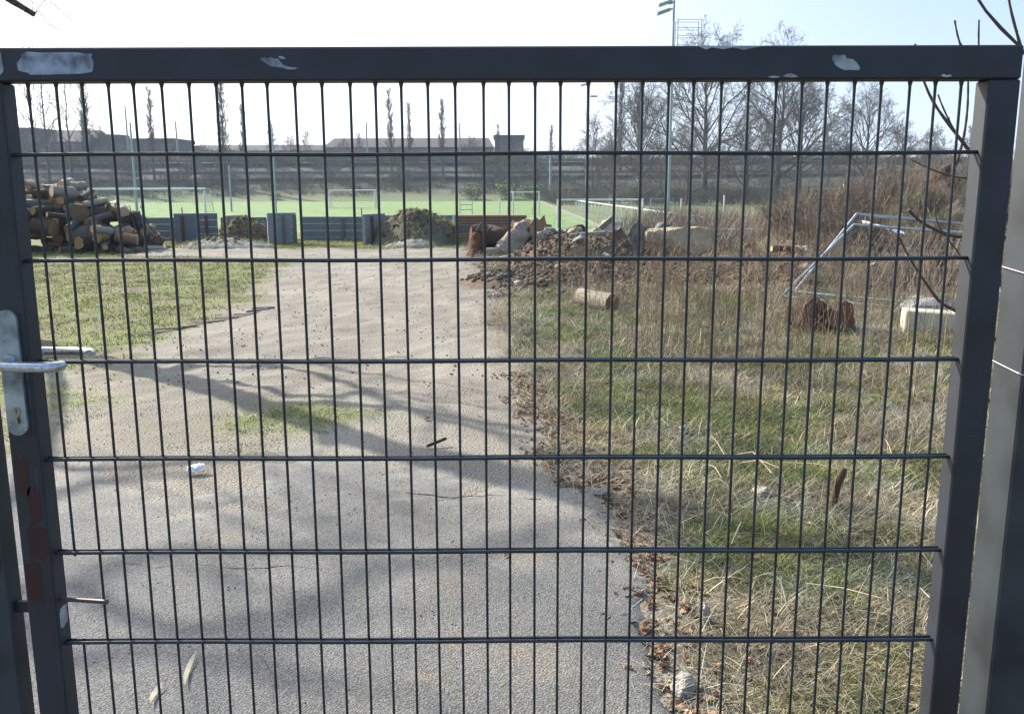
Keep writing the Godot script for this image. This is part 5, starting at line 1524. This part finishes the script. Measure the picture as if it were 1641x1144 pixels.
	var kc := func(x: float, d: float) -> float: return smoothstep(0.03, 0.15, top(x, d)) + (0.25 if right_of(x, d) > 0.1 and x < 3.5 and d > 12.5 else 0.0)
	var rd := scatter(13000, -1.2, 4.6, 12.0, 20.0, 622, kc, 0.008, 0.05, 0.6, dcol, 0.2)
	var re := scatter(1500, -8.4, -1.0, 22.9, 26.0, 623, func(x: float, d: float) -> float: return smoothstep(0.1, 0.25, top(x, d)), 0.02, 0.07, 0.6, dcol, 0.2)
	rd[0].append_array(re[0]); rd[1].append_array(re[1])
	stuff("clods", clod, M.clod, rd[0], rd[1], "crumbly brown soil clods covering the dirt heaps", "clods")

func build_small() -> void:
	var y := 0.016
	rock("white broken foam piece lying on the asphalt left of centre", Vector3(-1.76, y + 0.022, -4.86), Vector3(0.055, 0.022, 0.03), M.film, 701, 0.35, 0.15, 0.3, 6, 8)
	one_log("short dark stick lying on the sandy drive in the tree's shadow", Vector3(-0.46, 0.03, -5.38), 0.55, 0.22, 0.13, 0.009, M.bark, M.cut_dull, 702)
	var t := thing("wooden_stake", "brown splintered stake stub standing askew in the dry grass", "stake", Vector3(1.575, 0.0, -4.22))
	put("shaft", tube_mesh([Vector3(0, -0.05, 0), Vector3(0.008, 0.06, 0), Vector3(0.022, 0.15, 0), Vector3(0.04, 0.205, 0), Vector3(0.05, 0.232, 0.0)], [0.017, 0.019, 0.018, 0.021, 0.014], 9), M.bark_stake, t)
	put("splinter", tube_mesh([Vector3(0.006, 0.08, 0.015), Vector3(0.004, 0.15, 0.018), Vector3(0.012, 0.2, 0.016)], [0.003, 0.005, 0.002], 5), M.bark_stake, t)
	rock("pale flat stone in the dry grass at the bottom, beside the asphalt edge", Vector3(0.545, 0.03, -2.62), Vector3(0.045, 0.03, 0.04), M.rock_pale, 703, 0.5, 0.3, 0.25, 6, 8)
	rock("reddish brown stone at the asphalt edge near the lowest cross wires", Vector3(0.5, 0.03, -3.03), Vector3(0.035, 0.022, 0.03), M.rock_brown, 704, 0.2, 0.1, 0.3, 6, 8)
	rock("pale stone in the grass above the lowest cross wires", Vector3(0.71, 0.045, -3.06), Vector3(0.022, 0.05, 0.02), M.rock_pale, 705, 0.2, 0.1, 0.3, 6, 8)
	rock("light grey stone in the shaded grass right of the drive", Vector3(1.27, 0.05, -4.4), Vector3(0.045, 0.03, 0.04), M.rock_pale, 706, 0.2, 0.1, 0.3, 6, 8)
	rock("pair-sized white pebble in the grass right of the drive", Vector3(1.10, 0.06, -5.55), Vector3(0.04, 0.03, 0.03), M.rock_pale, 707, 0.2, 0.1, 0.3, 6, 8)
	rock("small pale stone on the drive edge in the broad shadow", Vector3(0.46, 0.03, -4.45), Vector3(0.045, 0.022, 0.03), M.rock_pale, 708, 0.2, 0.1, 0.3, 6, 8)
	for q in [["pale dry reed blade lying on the asphalt at the bottom left", -1.07, 2.74, 1.72, 0.24], ["shorter dry reed blade left of the long one on the asphalt", -1.125, 2.6, 1.55, 0.14]]:
		var st := begin()
		var l: float = q[4]
		for i in 8:
			var a := i / 8.0 - 0.5
			var b := (i + 1) / 8.0 - 0.5
			var wa := 0.008 * cos(a * 2.9)
			var wb := 0.008 * cos(b * 2.9)
			quad(st, Vector3(a * l, 0.012 * absf(a) + 0.006, wa + 0.05 * a * a), Vector3(b * l, 0.012 * absf(b) + 0.006, wb + 0.05 * b * b), Vector3(b * l, 0.012 * absf(b) + 0.010, -wb + 0.05 * b * b), Vector3(a * l, 0.012 * absf(a) + 0.010, -wa + 0.05 * a * a))
		var o := put("reed_blade", done(st), M.reed, null, Transform3D(Basis(Vector3.UP, q[3]), Vector3(q[1], y + 0.004, -q[2])))
		tag(o, q[0], "reed blade")
	# pale long stalks lying in the near grass
	var g := RandomNumberGenerator.new()
	g.seed = 720
	for i in 16:
		var x := g.randf_range(0.75, 2.2)
		var d := g.randf_range(2.6, 5.0)
		if x > d * 0.56: continue
		var l := g.randf_range(0.15, 0.4)
		var a := g.randf() * TAU
		var o := put("dry_stalk", tube_mesh([Vector3(0, 0.03, 0), Vector3(cos(a) * l * 0.5, 0.06 + 0.05 * g.randf(), sin(a) * l * 0.5), Vector3(cos(a) * l, 0.03 + 0.07 * g.randf(), sin(a) * l)], [0.0028, 0.0025, 0.0015], 5), M.reed, null, Transform3D(Basis.IDENTITY, Vector3(x, land(x, d), -d)))
		tag(o, ["nearly straight", "bent", "thin curved"][i % 3] + " pale dry stalk lying in the grass near the gate", "stalk", "pale stalks lying in the near grass")
	# cracks in the old asphalt
	for q in [[[-1.65, 3.62], [-1.5, 3.57], [-1.33, 3.60], [-1.12, 3.55], [-0.95, 3.58], [-0.7, 3.53]], [[-0.55, 4.5], [-0.3, 4.42], [-0.1, 4.46], [0.15, 4.38]], [[-0.9, 2.9], [-0.78, 2.72], [-0.74, 2.55], [-0.6, 2.35]]]:
		var sc := begin()
		for i in q.size() - 1:
			var a := Vector3(q[i][0], 0.0155, -q[i][1])
			var b := Vector3(q[i + 1][0], 0.0155, -q[i + 1][1])
			for m in 4: tube(sc, [a.lerp(b, m / 4.0) + Vector3(0, 0, 0.008 * sin(m * 2.3 + i)), a.lerp(b, (m + 1) / 4.0) + Vector3(0, 0, 0.008 * sin((m + 1) * 2.3 + i))], 0.0022 + 0.001 * sin(i * 2.0 + m), 4, false)
		tag(put("asphalt_crack", done(sc), M.hole), "thin dark crack running across the asphalt drive", "crack", "", "structure")
	# tyre tracks pressed into the soil at the left edge of the drive
	var st := begin()
	for i in 18:
		var a := i / 17.0
		var p := Vector3(-3.95 + 0.75 * a, 0, -(9.6 + 2.0 * a))
		p.y = land(p.x, -p.z) + 0.004
		bx(st, p, Vector3(0.30, 0.03, 0.05), 0.012, Basis(Vector3.UP, 0.5 + 0.12 * sin(i * 1.3)) * Basis(Vector3(0, 0, 1), 0.03 * sin(i * 2.1)))
	tag(put("tyre_track", done(st), M.track), "ribbed tyre track pressed into the soil left of the drive", "tyre track", "", "structure")

func _ready() -> void:
	# camera, sky, sun, exposure
	var cam := Camera3D.new()
	cam.name = "camera"
	cam.position = Vector3(0, 1.6, 0)
	cam.rotation = Vector3(-0.19017, -0.00136, -0.0029)
	cam.fov = rad_to_deg(2.0 * atan(572.0 / 1449.94))
	cam.near = 0.05
	cam.far = 4000.0
	add_child(cam)
	cam.current = true
	var sun := DirectionalLight3D.new()
	sun.name = "sun"
	var to_sun := Vector3(-0.642, 0.545, -0.539).normalized()
	sun.basis = Basis.looking_at(-to_sun, Vector3.UP)
	sun.light_energy = 1.6
	sun.light_color = Color(1.0, 0.975, 0.93)
	sun.light_angular_distance = 0.5
	sun.shadow_enabled = true
	add_child(sun)
	var sky := ProceduralSkyMaterial.new()
	sky.sky_top_color = lin(0.11, 0.245, 0.49)
	sky.sky_horizon_color = lin(0.48, 0.55, 0.61)
	sky.sky_curve = 0.13
	sky.sun_angle_max = 95.0
	sky.sun_curve = 0.6
	sky.ground_bottom_color = lin(0.08, 0.075, 0.06)
	sky.ground_horizon_color = lin(0.22, 0.22, 0.21)
	var env := Environment.new()
	env.background_mode = Environment.BG_SKY
	env.sky = Sky.new()
	env.sky.sky_material = sky
	env.tonemap_mode = Environment.TONE_MAPPER_LINEAR
	env.tonemap_exposure = 2.05
	env.fog_enabled = true
	env.fog_density = 0.0005
	env.fog_light_color = Color(0.86, 0.92, 0.97)
	env.sdfgi_enabled = true
	env.ssao_enabled = true
	env.ssil_enabled = true
	var we := WorldEnvironment.new()
	we.name = "world_environment"
	we.environment = env
	add_child(we)

	n1.seed = 3
	n1.frequency = 0.05
	n1.fractal_octaves = 4
	n2.seed = 9
	n2.frequency = 0.05
	n2.fractal_octaves = 3
	make_materials()
	M.leaf_green = tinted(mat(Color.WHITE, 0.7), 0.6)
	M.bark_shrub = mat(lin(0.075, 0.05, 0.04), 0.8)
	M.bark_stake = mat(lin(0.085, 0.048, 0.03), 0.95)
	M.reed = mat(lin(0.42, 0.36, 0.26), 0.8)
	M.track = mat(lin(0.24, 0.19, 0.14), 0.95)
	build_ground()
	build_heaps()
	build_bank()
	build_buildings()
	build_trees()
	build_sports()
	build_bays()
	build_gate()
	build_logs()
	build_centre()
	build_right()
	build_near_branches()
	build_cover()
	build_small()
